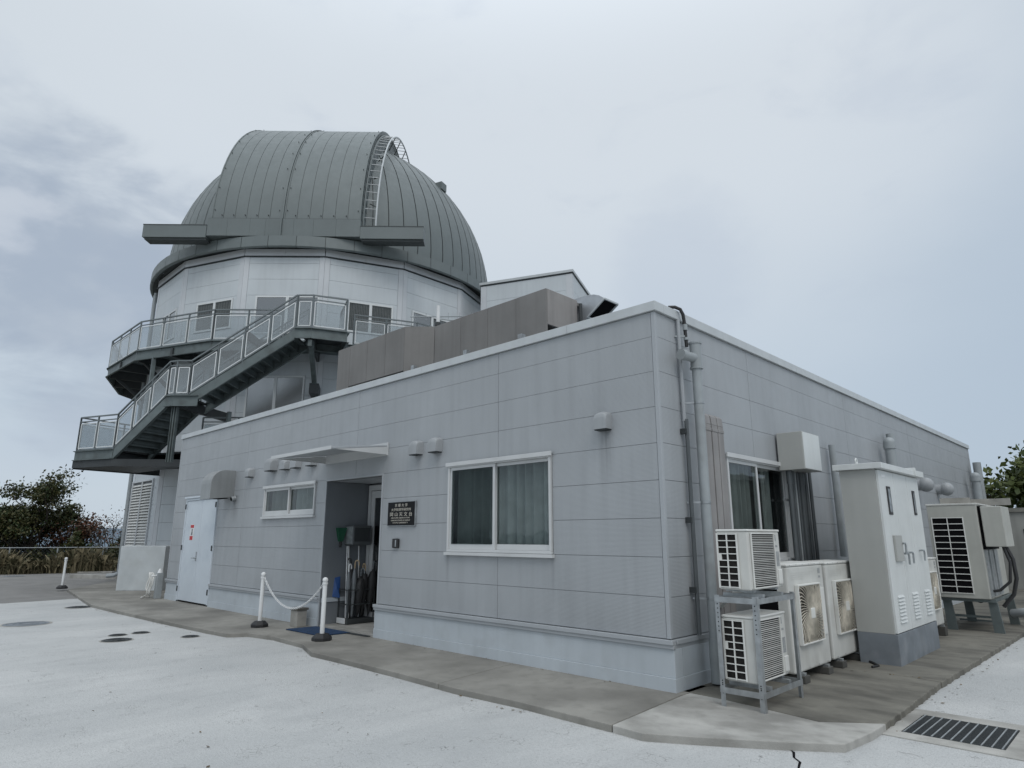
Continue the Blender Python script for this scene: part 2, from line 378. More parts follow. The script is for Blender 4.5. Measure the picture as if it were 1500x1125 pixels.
# ------------------------------------------------------------------ ground
def ground_material():
    m = bpy.data.materials.new('white_pavement'); m.use_nodes = True; t = m.node_tree; b = t.nodes['Principled BSDF']; L = t.links.new
    tcn = t.nodes.new('ShaderNodeTexCoord'); P = tcn.outputs['Object']
    def ns(scale, detail=5, st=None, dist=0):
        n = t.nodes.new('ShaderNodeTexNoise'); n.inputs['Scale'].default_value = scale; n.inputs['Detail'].default_value = detail; n.inputs['Distortion'].default_value = dist
        if st:
            mp = t.nodes.new('ShaderNodeMapping'); mp.inputs['Scale'].default_value = st; mp.inputs['Rotation'].default_value = (0, 0, .6); L(P, mp.inputs[0]); L(mp.outputs[0], n.inputs['Vector'])
        else: L(P, n.inputs['Vector'])
        return n
    def mr(v, a, b_, c_=0., d=1.):
        n = t.nodes.new('ShaderNodeMapRange'); L(v, n.inputs[0]); n.inputs[1].default_value = a; n.inputs[2].default_value = b_; n.inputs[3].default_value = c_; n.inputs[4].default_value = d; return n.outputs[0]
    def mc(f, a, b_):
        n = t.nodes.new('ShaderNodeMix'); n.data_type = 'RGBA'
        for i, v in ((0, f), (6, a), (7, b_)):
            if isinstance(v, (int, float)): n.inputs[i].default_value = v
            elif isinstance(v, tuple): n.inputs[i].default_value = (*v, 1)
            else: L(v, n.inputs[i])
        return n.outputs[2]
    c = mc(mr(ns(.5).outputs[0], .35, .65), (.44, .45, .447), (.55, .555, .545))
    c = mc(mr(ns(3.0, 6, (1, .35, 1), .5).outputs[0], .45, .7, 0, .35), c, (.35, .358, .36))
    c = mc(mr(ns(160, 2).outputs[0], .38, .68, 0, .42), c, (.27, .275, .275))
    c = mc(mr(ns(45, 3).outputs[0], .55, .72, 0, .35), c, (.26, .265, .26))
    # hairline cracks: voronoi edges broken up by noise
    nz = ns(2.2, 4); add = t.nodes.new('ShaderNodeVectorMath'); add.operation = 'MULTIPLY_ADD'; L(nz.outputs['Color'], add.inputs[0]); add.inputs[1].default_value = (.35, .35, 0); L(P, add.inputs[2])
    crk = []
    for sc, w, lo_ in ((4.2, .009, .57), (13, .022, .56)):
        vo = t.nodes.new('ShaderNodeTexVoronoi'); vo.feature = 'DISTANCE_TO_EDGE'; vo.inputs['Scale'].default_value = sc; L(add.outputs[0], vo.inputs['Vector'])
        e = mr(vo.outputs['Distance'], 0, w, 1, 0); msk = mr(ns(1.4 if sc < 4 else 4.0, 5).outputs[0], lo_, lo_+.05)
        mu = t.nodes.new('ShaderNodeMath'); mu.operation = 'MULTIPLY'; L(e, mu.inputs[0]); L(msk, mu.inputs[1]); crk.append(mu.outputs[0])
    mxn = t.nodes.new('ShaderNodeMath'); mxn.operation = 'MAXIMUM'; L(crk[0], mxn.inputs[0]); L(crk[1], mxn.inputs[1])
    m5 = t.nodes.new('ShaderNodeMath'); m5.operation = 'MULTIPLY'; L(mxn.outputs[0], m5.inputs[0]); m5.inputs[1].default_value = .8
    c = mc(m5.outputs[0], c, (.13, .13, .125))
    # chipped specks where the paint is lost
    vs = t.nodes.new('ShaderNodeTexVoronoi'); vs.inputs['Scale'].default_value = 3.4; vs.inputs['Randomness'].default_value = 1
    mp = t.nodes.new('ShaderNodeMapping'); mp.inputs['Scale'].default_value = (1, 2.2, 1); mp.inputs['Rotation'].default_value = (0, 0, .9); L(P, mp.inputs[0]); L(mp.outputs[0], vs.inputs['Vector'])
    c = mc(mr(vs.outputs['Distance'], .018, .03, .75, 0), c, (.12, .12, .11))
    vp = t.nodes.new('ShaderNodeTexVoronoi'); vp.inputs['Scale'].default_value = 26; L(P, vp.inputs['Vector'])
    pm_ = t.nodes.new('ShaderNodeMath'); pm_.operation = 'MULTIPLY'; L(mr(vp.outputs['Distance'], .08, .16, .8, 0), pm_.inputs[0]); L(mr(ns(2.6, 5).outputs[0], .5, .62), pm_.inputs[1])
    c = mc(pm_.outputs[0], c, (.16, .16, .155))
    L(c, b.inputs['Base Color']); b.inputs['Roughness'].default_value = .82
    bp = t.nodes.new('ShaderNodeBump'); bp.inputs['Distance'].default_value = .012; bp.inputs['Strength'].default_value = .9; L(ns(70, 6).outputs[0], bp.inputs['Height'])
    L(bp.outputs[0], b.inputs['Normal']); return m
def concrete_material(name, base, dark, streak_st, amount=.75, light=None):
    m = bpy.data.materials.new(name); m.use_nodes = True; t = m.node_tree; b = t.nodes['Principled BSDF']; L = t.links.new
    tcn = t.nodes.new('ShaderNodeTexCoord'); P = tcn.outputs['Object']
    def ns(scale, detail=5, st=None):
        n = t.nodes.new('ShaderNodeTexNoise'); n.inputs['Scale'].default_value = scale; n.inputs['Detail'].default_value = detail
        if st:
            mp = t.nodes.new('ShaderNodeMapping'); mp.inputs['Scale'].default_value = st; L(P, mp.inputs[0]); L(mp.outputs[0], n.inputs['Vector'])
        else: L(P, n.inputs['Vector'])
        return n.outputs[0]
    def mr(v, a, b_, c_=0., d=1.):
        n = t.nodes.new('ShaderNodeMapRange'); L(v, n.inputs[0]); n.inputs[1].default_value = a; n.inputs[2].default_value = b_; n.inputs[3].default_value = c_; n.inputs[4].default_value = d; return n.outputs[0]
    def mc(f, a, b_):
        n = t.nodes.new('ShaderNodeMix'); n.data_type = 'RGBA'
        for i, v in ((0, f), (6, a), (7, b_)):
            if isinstance(v, (int, float)): n.inputs[i].default_value = v
            elif isinstance(v, tuple): n.inputs[i].default_value = (*v, 1)
            else: L(v, n.inputs[i])
        return n.outputs[2]
    c = mc(mr(ns(1.1), .35, .65), base, tuple(x*.75 for x in base))
    c = mc(mr(ns(1.0, 6, streak_st), .42, .66, 0, amount), c, dark)
    c = mc(mr(ns(6, 6), .5, .75, 0, .45), c, dark)
    c = mc(mr(ns(1.0, 5, tuple(x*1.7 for x in streak_st)), .55, .75, 0, .4), c, light or tuple(x*1.3 for x in base))
    c = mc(mr(ns(140, 2), .35, .65, 0, .3), c, tuple(x*.6 for x in base))
    L(c, b.inputs['Base Color']); b.inputs['Roughness'].default_value = .88
    bp = t.nodes.new('ShaderNodeBump'); bp.inputs['Distance'].default_value = .004; bp.inputs['Strength'].default_value = .8; L(ns(90, 4), bp.inputs['Height'])
    L(bp.outputs[0], b.inputs['Normal']); return m
M_ground = ground_material()
M_apron = concrete_material('apron_concrete', (.30, .29, .262), (.125, .12, .107), (.9, .9, .9), .85)
M_apron2 = concrete_material('stained_apron_concrete', (.205, .195, .165), (.06, .056, .048), (1.1, 2.6, 1), .85)
M_apron3 = concrete_material('pale_apron_concrete', (.46, .45, .42), (.15, .145, .13), (1.2, 1.8, 1), .75)
M_asph = concrete_material('grey_asphalt', (.23, .225, .215), (.17, .165, .16), (1, 1, 1), .4)
M_soil = concrete_material('rough_soil', (.12, .11, .07), (.05, .05, .03), (1, 1, 1), .6)

GZ = -.06
def poly_sheet(pts, z): return MB().add([(x, y, z) for x, y in pts], [tuple(range(len(pts)))])
# terrain: a plateau that falls away, one sheet to the horizon
rows = []
for r in (0, 20, 40, 60, 90, 140, 300, 900, 3000, 9000):
    row = []
    for k in range(49):
        a = 2*pi*k/48; z = GZ-.03 if r <= 60 else GZ-.03-min(60, (r-60)*.25)
        row.append((-8+r*cos(a), 2+r*sin(a), z))
    rows.append(row)
MB().grid(rows[::-1]).build('terrain', M_soil, kind='structure')
# white painted pavement
wp = [(-16.6, -3.2), (-16.75, -1.2), (-14.0, -1.0), (-7, -.5), (-3, -.6), (1.0, -.5), (1.2, 8), (1.3, 14), (9, 14), (40, 14), (40, -40), (-40, -40)]
MB().add([(-16.5, -2.9, GZ), (-16.76, -1.15, GZ), (-13, .5, GZ), (1.2, .5, GZ), (1.2, 16, GZ), (30, 16, GZ), (30, -30, GZ), (-40, -30, GZ), (-40, -20, GZ)],
         [(8, 7, 6, 0), (0, 6, 3, 2, 1), (3, 6, 5, 4)]).build('pavement', M_ground, kind='structure')
poly_sheet([(-36, -21), (-16.45, -3.2), (-16.7, -1.15), (-13, .6), (-24, 6), (-30, 4.5), (-34.5, -.9)], GZ-.004).build('asphalt_lot', M_asph, kind='structure')
# lighter concrete border and kerb at the back of the lot
MB().prism([(-36.2, -2.0, GZ-.03), (-30.6, 3.4, GZ-.03), (-30.1, 3.0, GZ-.03), (-35.6, -2.6, GZ-.03)], (0, 0, .08)).build('kerb', M_apron3, kind='structure')
MB().prism([(-27.2, 1.0, GZ-.03), (-24.0, 3.0, GZ-.03), (-23.7, 2.6, GZ-.03), (-26.9, .7, GZ-.03)], (0, 0, .16)).build('kerb', M_apron3, kind='structure')

# apron slabs around the building (a real step above the pavement)
edge_front = [(-19.5, -.95), (-14.06, -1.66), (-12.4, -1.63), (-9.85, -1.56), (-7.94, -1.47), (-7.2, -1.41), (-7.05, -1.15), (-6.4, -1.03), (-5.41, -1.08), (-4.7, -1.33), (-3.96, -1.32), (-2.92, -1.33), (-1.99, -1.37)]
def slab(pts, m, h=.12, name='concrete_slab'):
    b = MB().prism([(x, y, 0) for x, y in pts], (0, 0, -h)); return b.build(name, m, bevel=.008, kind='structure')
def jag(a, b, n, amt, rnd):
    r = random.Random(rnd); o = []
    for i in range(n):
        t = i/n; o.append((a[0]+(b[0]-a[0])*t+(r.uniform(-amt, amt) if i else 0), a[1]+(b[1]-a[1])*t+(r.uniform(-amt, amt) if i else 0)))
    return o
slab(edge_front+[(-2.2, .02), (-2.2, 1.0), (-19.5, 1.0)], M_apron)
slab([(-1.982, -1.37), (-1.73, -1.385), (-.87, -1.335), (-.13, -1.355), (.232, -1.363), (.11, -.03), (.11, .5), (-2.19, .5), (-2.19, .02)], M_apron)
cr = [(1.779, -.567)]+jag((1.779, -.567), (1.84, .85), 9, .012, 3)[1:]+jag((1.84, .85), (1.75, 2.42), 9, .015, 4)
slab([(.242, -1.363), (.541, -1.385), (.871, -1.196), (1.454, -.817)]+[(1.779, -.567)]+[(1.83, -.1), (1.835, .25), (1.42, -.08), (.9, .02), (.5, .08), (.12, .1), (.12, -.03)], M_apron3)
slab([(.12, .108), (.5, .088), (.9, .028), (1.42, -.072), (1.836, .258)]+jag((1.836, .258), (1.78, 2.4), 48, .009, 4)[1:]+[(1.78, 2.4), (1.17, 2.52), (.0, 2.6), (0, .108)], M_apron2)
slab([(0, 2.61), (1.17, 2.53), (1.785, 2.41)]+jag((1.785, 2.41), (1.84, 7.29), 80, .010, 5)[1:]+[(1.84, 7.4), (1.95, 9.0), (3.2, 9.3), (3.2, 18.5), (0, 18.5)], M_apron2)
slab([(-26.5, 3.4), (-21.4, .2), (-19.51, -.95), (-19.51, 1.0), (-13, 1.0), (-13, 6), (-22, 6)], M_apron)
# grate and its concrete surround in the pavement
Mgs = M_apron3
for q in rect_minus((1.80, 2.86, .12, 1.22), [(1.925, 2.625, .30, 1.02)]):
    MB().prism([(q[0], q[2], GZ-.02), (q[1], q[2], GZ-.02), (q[1], q[3], GZ-.02), (q[0], q[3], GZ-.02)], (0, 0, .028)).build('grate_surround', Mgs, kind='structure')
gr = thing('drain_grate', 'dark steel drain grate set in a pale concrete surround beside the apron kerb', 'drain grate', (2.27, .66, GZ))
Box('pit_floor', M_dark, gr, 1.925, 2.625, .30, 1.02, GZ-.018, GZ+.001)
bar0 = None
for i in range(11):
    x = 1.945+i*.066
    o = Box('grate_bar', M_galv, gr, x-.005, x+.005, .305, 1.015, GZ+.002, GZ+.012)
for i in range(44):
    y = .306+i*.0163
    if i % 1 == 0: pass
sl_ = MB()
for i in range(43): sl_.box(1.928, 2.622, .31+i*.0166, .316+i*.0166, GZ+.0012, GZ+.008)
sl_.build('cross_bars', M_steeld, gr, kind='stuff')
# manhole covers
for (x, y, r, lab) in ((-11.5, -3.3, .36, 'large round dark manhole cover far left on the white pavement'),
                       (-8.72, -2.55, .13, 'small dark round cover, left one of the pair behind the larger oval cover'),
                       (-8.75, -2.2, .13, 'small dark round cover, right one of the pair nearest the apron'),
                       (-8.15, -2.72, .21, 'medium dark round cover in front of the small pair'),
                       (-7.72, -1.78, .13, 'small dark round cover alone beside the apron edge'),
                       (-14.2, -1.85, .26, 'dark patch-like round cover near the apron bend'),
                       (-30.0, -.55, .4, 'distant round cover on the grey asphalt at the left')):
    o = MB().cyl((x, y, GZ+.001), (x, y, GZ+.008), r, r, 28)
    for q_ in (.84, .55, .3): o.tube([(x+r*q_*cos(a), y+r*q_*sin(a), GZ+.009) for a in [2*pi*k/24 for k in range(24)]], .006, 4, closed=True)
    MB().cyl((x, y, GZ-.0005), (x, y, GZ+.004), r*1.13, r*1.13, 28).build('cover_rim', M_conc, kind='structure')
    o.build('manhole_cover', M_plinth if r > .3 else M_steeld, label=lab, cat='manhole cover', group='round covers in the pavement')
# long crack from the apron corner
ck = [(1.30, -.62), (1.36, -.70), (1.40, -.72), (1.47, -.80), (1.50, -.83), (1.55, -.95), (1.62, -1.02), (1.66, -1.15), (1.8, -1.3)]
cm = MB(); w = [.002, .006, .009, .007, .01, .008, .009, .007, .004]
L_ = []; R_ = []
for i, (x, y) in enumerate(ck): L_.append((x-w[i], y, GZ+.002)); R_.append((x+w[i], y+w[i]*.5, GZ+.002))
cm.grid([L_, R_]).build('pavement_crack', M_dark, kind='structure')

# distant hills
hl = MB()
for (D, h0, seed) in ((2600, 22, 1), (5200, 70, 2)):
    r = random.Random(seed); rows = [[], [], []]; ph = [r.uniform(0, 6) for _ in range(5)]
    for k in range(121):
        a = 2*pi*k/120; hh = h0*(.7+.3*sin(3*a+ph[0])+.25*sin(7*a+ph[1])+.12*sin(17*a+ph[2])+.06*sin(41*a+ph[3]))
        rows[0].append((D*cos(a)*.85, D*sin(a)*.85, -80)); rows[1].append((D*cos(a), D*sin(a), hh-15)); rows[2].append((D*cos(a)*1.2, D*sin(a)*1.2, -80))
    hl.grid(rows)
hl.build('hills', mat('hazy_hill', (.11, .15, .19), .95, var=.2, vscale=.002), kind='structure', smooth=True)

# ------------------------------------------------------------------ low front building
ZB = .496; CO = .4
ZL = [ZB+CO*k for k in range(9)] + [3.985]
H = 4.10; XL = -14.33; YR = 16.7
bld = thing('low_building', 'single storey grey panelled building with white coping along its flat roof', 'building', (-7, 8, 0))
# openings on the front (x0,x1,z0,z1) and on the right side (y0,y1,z0,z1)
F_HOLES = [(-3.50, -1.555, 1.30, 2.50), (-9.29, -7.25, 1.895, 2.47), (-6.88, -5.16, -1, 2.47), (-13.47, -11.66, -1, 2.40)]
R_HOLES = [(1.455, 3.30, 1.19, 2.48)]
bk = MB()
for q in rect_minus((XL+.02, -.02, 0, 3.98), F_HOLES): bk.box(q[0], q[1], .022, .16, q[2], q[3])
for q in rect_minus((.17, YR-.02, 0, 3.98), R_HOLES): bk.box(-.16, -.022, q[0], q[1], q[2], q[3])
bk.box(XL+.02, XL+.16, .17, YR-.02, 0, 3.98); bk.box(XL+.17, -.17, YR-.16, YR-.02, 0, 3.98)
bk.build('wall_core', M_joint, bld)
Box('roof', M_plinth, bld, XL+.17, -.17, .17, YR-.17, 3.80, 3.90)
G = .002
colsF = [XL+.05, -10.28, -5.96, -2.50, -.045]
for ci in range(4):
    for zi in range(9):
        rs = rect_minus((colsF[ci]+G*1.5, colsF[ci+1]-G*1.5, ZL[zi]+G, ZL[zi+1]-G), [(h[0]-.012, h[1]+.012, h[2]-.012, h[3]+.012) for h in F_HOLES])
        if not rs: continue
        b = MB()
        for q in rs: b.box(q[0], q[1], 0, .022, q[2], q[3])
        (b.builds if len(rs) == 2 and all(q[3]-q[2] > ZL[zi+1]-ZL[zi]-.02 for q in rs) else b.build)('siding_panel', M_side, bld)
colsR = [.045, 2.305, 6.12, 10.2, 14.4, YR-.05]
for ci in range(5):
    for zi in range(9):
        rs = rect_minus((colsR[ci]+G*1.5, colsR[ci+1]-G*1.5, ZL[zi]+G, ZL[zi+1]-G), [(h[0]-.012, h[1]+.012, h[2]-.012, h[3]+.012) for h in R_HOLES])
        b = MB()
        for q in rs: b.box(-.022, 0, q[0], q[1], q[2], q[3])
        (b.builds if len(rs) == 2 and all(q[3]-q[2] > ZL[zi+1]-ZL[zi]-.02 for q in rs) else b.build)('siding_panel', M_side, bld)
MB().box(XL+.05, -.05, YR-.02, YR, ZB, 3.98).box(XL, XL+.02, .05, YR-.05, ZB, 3.98).build('rear_siding', M_side, bld)
# corner posts
for (x0, x1, y0, y1) in ((-.042, .006, -.006, .042), (XL-.006, XL+.047, -.006, .042), (-.042, .006, YR-.047, YR+.004)):
    Box('corner_trim', M_trim, bld, x0, x1, y0, y1, ZB, 3.985, bevel=.004)
# coping
def coping(pts): pass
segs = [(XL-.03, -11.2), (-11.197, -7.6), (-7.597, -4.2), (-4.197, -1.25), (-1.247, .035)]
for a, b_ in segs: Box('coping', M_cope, bld, a, b_, -.035, .16, 3.99, H, bevel=.004)
for a, b_ in [(.163, 4.0), (4.003, 8.0), (8.003, 12.0), (12.003, YR+.03)]: Box('coping', M_cope, bld, -.16, .035, a, b_, 3.99, H, bevel=.004)
MB().box(XL-.03, XL+.16, .163, YR+.03, 3.99, H).box(XL+.163, -.163, YR-.13, YR+.03, 3.99, H).build('coping', M_cope, bld)
# base flashing and painted foundation
for a, b_ in ((XL-.0, -13.52), (-11.62, -6.90), (-5.215, .046)):
    MB().box(a, b_, -.046, .02, .444, .488).box(a, b_, -.03, .02, .405, .4435).builds('base_flashing', M_trim, bld, bevel=.003)
    MB().box(a+.0, b_-.01, -.004, .15, .13, .404).box(a, b_-.006, -.016, .15, -.1, .1295).builds('foundation', M_found, bld, bevel=.004)
MB().box(-.02, .046, .046, YR, .444, .488).box(-.02, .03, .03, YR, .405, .4435).builds('base_flashing', M_trim, bld, bevel=.003)
MB().box(-.15, .031, .16, YR-.01, .13, .404).box(-.15, .04, .151, YR-.006, -.1, .1295).builds('foundation', M_found, bld, bevel=.004)

def curtain(name, m, parent, a, b, z0, z1, y, amp=.03, wl=.14, axis='x', seed=1):
    r = random.Random(seed); n = int(abs(b-a)/.018); top = []; bot = []; ph = 0
    for i in range(n+1):
        t = a+(b-a)*i/n; ph += 2*pi*.018/(wl*r.uniform(.6, 1.5)); d = y+amp*sin(ph)
        if axis == 'x': top.append((t, d, z1)); bot.append((t, d*1.0+.004*sin(ph*2), z0))
        else: top.append((d, t, z1)); bot.append((d, t, z0))
    return MB().grid([top, bot]).build(name, m, parent, smooth=True)
def window(parent, M, w, h, split, curt, seed, front_left=True, hoodrail=True, gm=None, side_cut=None):
    """local frame: x along wall 0..w, y inward (+), z 0..h. Frame proud of the wall"""
    f = MB(); f.M = M; t = .035
    f.box(0, w, -.03, .07, 0, t).box(0, w, -.03, .07, h-t, h).box(0, t, -.03, .07, t+.0005, h-t-.0005).box(w-t, w, -.03, .07, t+.0005, h-t-.0005)
    if hoodrail: f.box(-.03, w+.03, -.055, -.0305, h-.02, h+.035).box(-.03, w+.03, -.055, .0, -.045, -.004)
    o = f.build('window', M_alu, parent, bevel=.003)
    def sash(x0, x1, y, name):
        s = MB(); s.M = M; q = .042
        s.box(x0, x1, y, y+.025, t+.001, t+q+.03).box(x0, x1, y, y+.025, h-t-q, h-t-.001).box(x0, x0+q, y, y+.025, t+q+.0305, h-t-q-.0005).box(x1-q, x1, y, y+.025, t+q+.0305, h-t-q-.0005)
        s.build(name, M_alu, o, bevel=.002)
        g = MB(); g.M = M; g.box(x0+q, x1-q, y+.01, y+.016, t+q+.03, h-t-q); g.build('pane', gm or M_glass, o)
    sash(t+.001, split+.02, -.012, 'sash'); sash(split-.02, w-t-.001, .02, 'sash')
    # reveal box behind
    r = MB(); r.M = M; D = .5
    r.add([(0, .072, 0), (w, .072, 0), (w, D, 0), (0, D, 0), (0, .072, h), (w, .072, h), (w, D, h), (0, D, h)], [(0, 1, 2, 3), (4, 7, 6, 5), (0, 3, 7, 4), (1, 5, 6, 2), (3, 2, 6, 7)])
    r.build('room', M_room, o)
    for (a, b_, m_) in curt:
        rr = random.Random(seed); n = max(4, int((b_-a)/.015)); top = []; bot = []; ph = rr.uniform(0, 6)
        for i in range(n+1):
            x = a+(b_-a)*i/n; ph += 2*pi*.015/(.17*rr.uniform(.55, 1.6)); d = .15+.05*sin(ph)+.012*sin(2.3*ph)
            top.append((x, d, h-.03)); bot.append((x, d, .10))
        c_ = MB(); c_.M = M; c_.grid([top, bot]).build('curtain', m_, o, smooth=True); seed += 1
    return o
Mw = frameM((-3.50, 0, 1.30), (1, 0, 0), (0, 1, 0))
w1 = window(bld, Mw, 1.945, 1.20, .93, [(.05, .93, M_curtd), (.90, 1.9, M_curt)], 11)
sc_ = MB(); sc_.M = Mw; sc_.box(.08, .90, -.020, -.0185, .1, 1.12); sc_.build('insect_screen', glass('insect_mesh', (.80, .82, .82), .0, .6), w1)
Mw = frameM((-9.29, 0, 1.895), (1, 0, 0), (0, 1, 0))
window(bld, Mw, 2.04, .575, 1.02, [(.04, .9, M_curtd), (1.05, 2.0, M_curt)], 21)
Mw = frameM((0, 1.455, 1.19), (0, 1, 0), (-1, 0, 0))
window(bld, Mw, 1.845, 1.29, .86, [(.04, .5, M_curtd), (.45, .95, M_curtd), (1.25, 1.5, M_curtd)], 31)

# entrance recess
rc = MB()
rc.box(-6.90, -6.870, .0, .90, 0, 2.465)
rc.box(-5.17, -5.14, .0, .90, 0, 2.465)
rc.builds('recess_wall', mat('recess_wall_grey', (.17, .185, .20), .5, var=.06, streak=.1), bld)  # darker grey than the siding
Box('recess_ceiling', M_trim, bld, -6.88, -5.16, .0, .90, 2.471, 2.50)
MB().box(-6.905, -6.875, -.012, .02, .0, 2.47).box(-5.165, -5.135, -.012, .02, .49, 2.47).box(-6.905, -5.135, -.012, .02, 2.4705, 2.50).builds('recess_trim', M_trim, bld, bevel=.003)
MB().box(-6.905, -6.872, .021, .88, .0, .40).box(-6.905, -6.850, .021, .88, .4005, .47).build('recess_base', M_found, bld)
Box('recess_backing', M_joint, bld, -6.88, -5.16, .93, .95, 0, 2.47)
Box('entrance_step', M_apron3, None, -6.86, -5.18, .01, .90, -.05, .035, kind='structure')
ed = MB().box(-6.84, -6.76, .86, .92, .04, 2.44).box(-5.28, -5.2, .86, .92, .04, 2.44).box(-6.759, -5.281, .86, .92, 2.34, 2.44)
ed = ed.build('entrance_door', M_alu, bld, bevel=.003)
for x0 in (-6.75, -6.01):
    s = MB().box(x0, x0+.1, .87, .905, .05, 2.33).box(x0+.61, x0+.72, .87, .905, .05, 2.33).box(x0+.1005, x0+.6095, .87, .905, 2.2, 2.33).box(x0+.1005, x0+.6095, .87, .905, .05, .2)
    s.build('door_leaf', M_alu, ed, bevel=.003)
    Box('pane', M_glassd, ed, x0+.1, x0+.61, .885, .89, .2, 2.2)
MB().cyl((-6.05, .85, .9), (-6.05, .85, 1.3), .014).cyl((-6.05, .85, .92), (-6.05, .89, .92), .01).cyl((-6.05, .85, 1.28), (-6.05, .89, 1.28), .01).build('handle', M_galv, ed)

# white service double door at the left
dd = MB().box(-13.50, -13.455, -.03, .06, .03, 2.41).box(-11.665, -11.62, -.03, .06, .03, 2.41).box(-13.4545, -11.6655, -.03, .06, 2.36, 2.41).box(-13.56, -11.60, -.06, -.005, 2.415, 2.455)
dd = dd.build('service_door', M_door, bld, bevel=.003)
for i, (a, b_) in enumerate(((-13.45, -12.50), (-12.49, -11.67))):
    Box('door_leaf', M_door, dd, a, b_, -.012, .03, .04, 2.355, bevel=.004)
for x in (-13.47, -11.645):
    for z in (.30, 1.25, 2.22): Box('hinge', M_steeld, dd, x-.018, x+.018, -.048, -.0305, z-.06, z+.06)
MB().cyl((-12.56, -.012, 1.02), (-12.56, -.07, 1.02), .014).cyl((-12.58, -.065, 1.02), (-12.70, -.065, 1.02), .011).box(-12.59, -12.53, -.018, -.0125, .95, 1.16).build('handle', M_galv, dd)
nb = MB().box(-13.08, -12.86, -.016, -.0125, 1.42, 1.79); nb.build('notice_sticker', M_white, dd)
MB().box(-13.07, -12.87, -.019, -.0162, 1.71, 1.78).box(-13.07, -12.89, -.019, -.0162, 1.43, 1.52).builds('notice_print', M_red, dd)
MB().box(-12.99, -12.93, -.019, -.0162, 1.60, 1.69).box(-13.01, -12.96, -.019, -.0162, 1.54, 1.60).box(-12.965, -12.92, -.0192, -.0163, 1.54, 1.62).build('notice_figure', M_joint, dd)

# rounded vent hoods
def vent_hood(x, zb, w, h, d=.13):
    b = MB(); rows = []
    for j in range(8):
        t = j/7; dd_ = d*sin(t*pi/2); k = cos(t*pi/2)**.45 if t < 1 else 0
        row = []; r = w/2
        hh = h*(.62+.38*max(k, 0))
        row.append((x-r, -dd_, zb))
        for a in range(13):
            an = pi-a*pi/12; row.append((x+r*cos(an)*(1 if abs(cos(an)) < .99 else 1), -dd_, zb+hh-r*.5+r*.5*sin(an)))
        row.append((x+r, -dd_, zb)); rows.append(row)
    b.grid(rows)
    last = rows[-1]; b.add(last, [tuple(range(len(last)))])
    b.add([(x-w/2, 0, zb+.004), (x+w/2, 0, zb+.004), (x+w/2, -d, zb+.004), (x-w/2, -d, zb+.004)], [(0, 1, 2, 3)])
    o = b.build('vent_hood', M_hood, bld, smooth=True)
    MB().box(x-w/2+.01, x+w/2-.01, -d+.01, -.004, zb-.012, zb+.002).build('grille', M_steeld, o)
    return o
vent_hood(-.72, 2.71, .18, .21, .12)
for x in (-3.77, -4.23): vent_hood(x, 2.72, .20, .22)
vent_hood(-9.98, 2.74, .19, .19)
vent_hood(-8.98, 2.80, .28, .26, .16)
for x in (-8.42, -7.98, -7.40): vent_hood(x, 2.79, .23, .20, .13)

# entrance canopy
cn = MB()
cn.prism([(-5.05, -1.03, 2.83), (-5.05, -.0, 2.95), (-5.05, -.0, 2.93), (-5.05, -1.03, 2.795)], (-1.90, 0, 0))
cn.build('canopy', M_trim, bld, bevel=.004)
MB().prism([(-5.045, -.95, 2.80), (-5.045, -.0, 2.925), (-5.045, -.0, 2.79)], (.012, 0, 0)).prism([(-6.955, -.95, 2.80), (-6.955, -.0, 2.925), (-6.955, -.0, 2.79)], (-.012, 0, 0)).builds('canopy_bracket', M_alu, bld)
MB().box(-6.97, -5.03, -1.045, -1.032, 2.785, 2.84).box(-6.97, -5.03, -.02, -.001, 2.78, 2.99).builds('canopy_edge', M_alu, bld, bevel=.003)
# big bent exhaust hood above the service door
b = MB(); x0, x1 = -11.33, -10.80
prof = [(0, 2.93), (-.22, 2.93)] + [(-.22-.30*sin(a), 2.63+.30*cos(a)) for a in [pi/12*k for k in range(1, 7)]] + [(-.52, 2.30), (-.10, 2.34), (0, 2.36)]
n = len(prof)
b.add([(x0, y, z) for y, z in prof]+[(x1, y, z) for y, z in prof], [tuple(range(n-1, -1, -1)), tuple(range(n, 2*n))]+[(i, i+1, n+i+1, n+i) for i in range(n-1)])
hd = b.build('exhaust_hood', M_hood2, bld, bevel=.004)
Box('opening', M_dark, hd, x0+.03, x1-.03, -.50, -.12, 2.315, 2.33)
MB().cyl((-10.72, -.0, 2.32), (-10.72, -.09, 2.30), .06, .06, 14).build('exhaust_pipe', M_galv, bld, smooth=True)
MB().cyl((-10.72, -.09, 2.30), (-10.72, -.094, 2.299), .045, .045, 14).build('pipe_bore', M_dark, bld)

# roof drip and corner downpipe on the right wall
px, py = .16, .60
dp = MB().cyl((px, py, .02), (px, py, 3.42), .055, .055, 16).cyl((px, py, 3.40), (px, py, 3.70), .066, .066, 16).cyl((px, py, 3.69), (px, py, 3.71), .075, .075, 16).cyl((px, py, 3.39), (px, py, 3.41), .075, .075, 16)
dp.cyl((px, py, 3.52), (px-.03, py-.26, 3.52), .055, .055, 16).cyl((px-.025, py-.22, 3.52), (px-.035, py-.28, 3.52), .064, .064, 16)
dp.cyl((px, py, .02), (px, py, .46), .062, .062, 16)
dpo = dp.build('drainpipe', M_pipe, bld, smooth=True)
for z in (2.98, 1.86, .85): MB().cyl((px, py, z), (px, py, z+.025), .060, .060, 16).bar((0, py-.12, z+.012), (px, py-.02, z+.012), .02, .02).build('pipe_clamp', M_galv, dpo)
MB().tube([(-.02, .36, 4.13), (.03, .42, 4.135), (.07, .47, 4.11), (.085, .50, 4.05), (.085, .52, 3.95), (.09, .53, 3.66)], .02, 10).build('overflow_hose', M_black, bld, smooth=True)
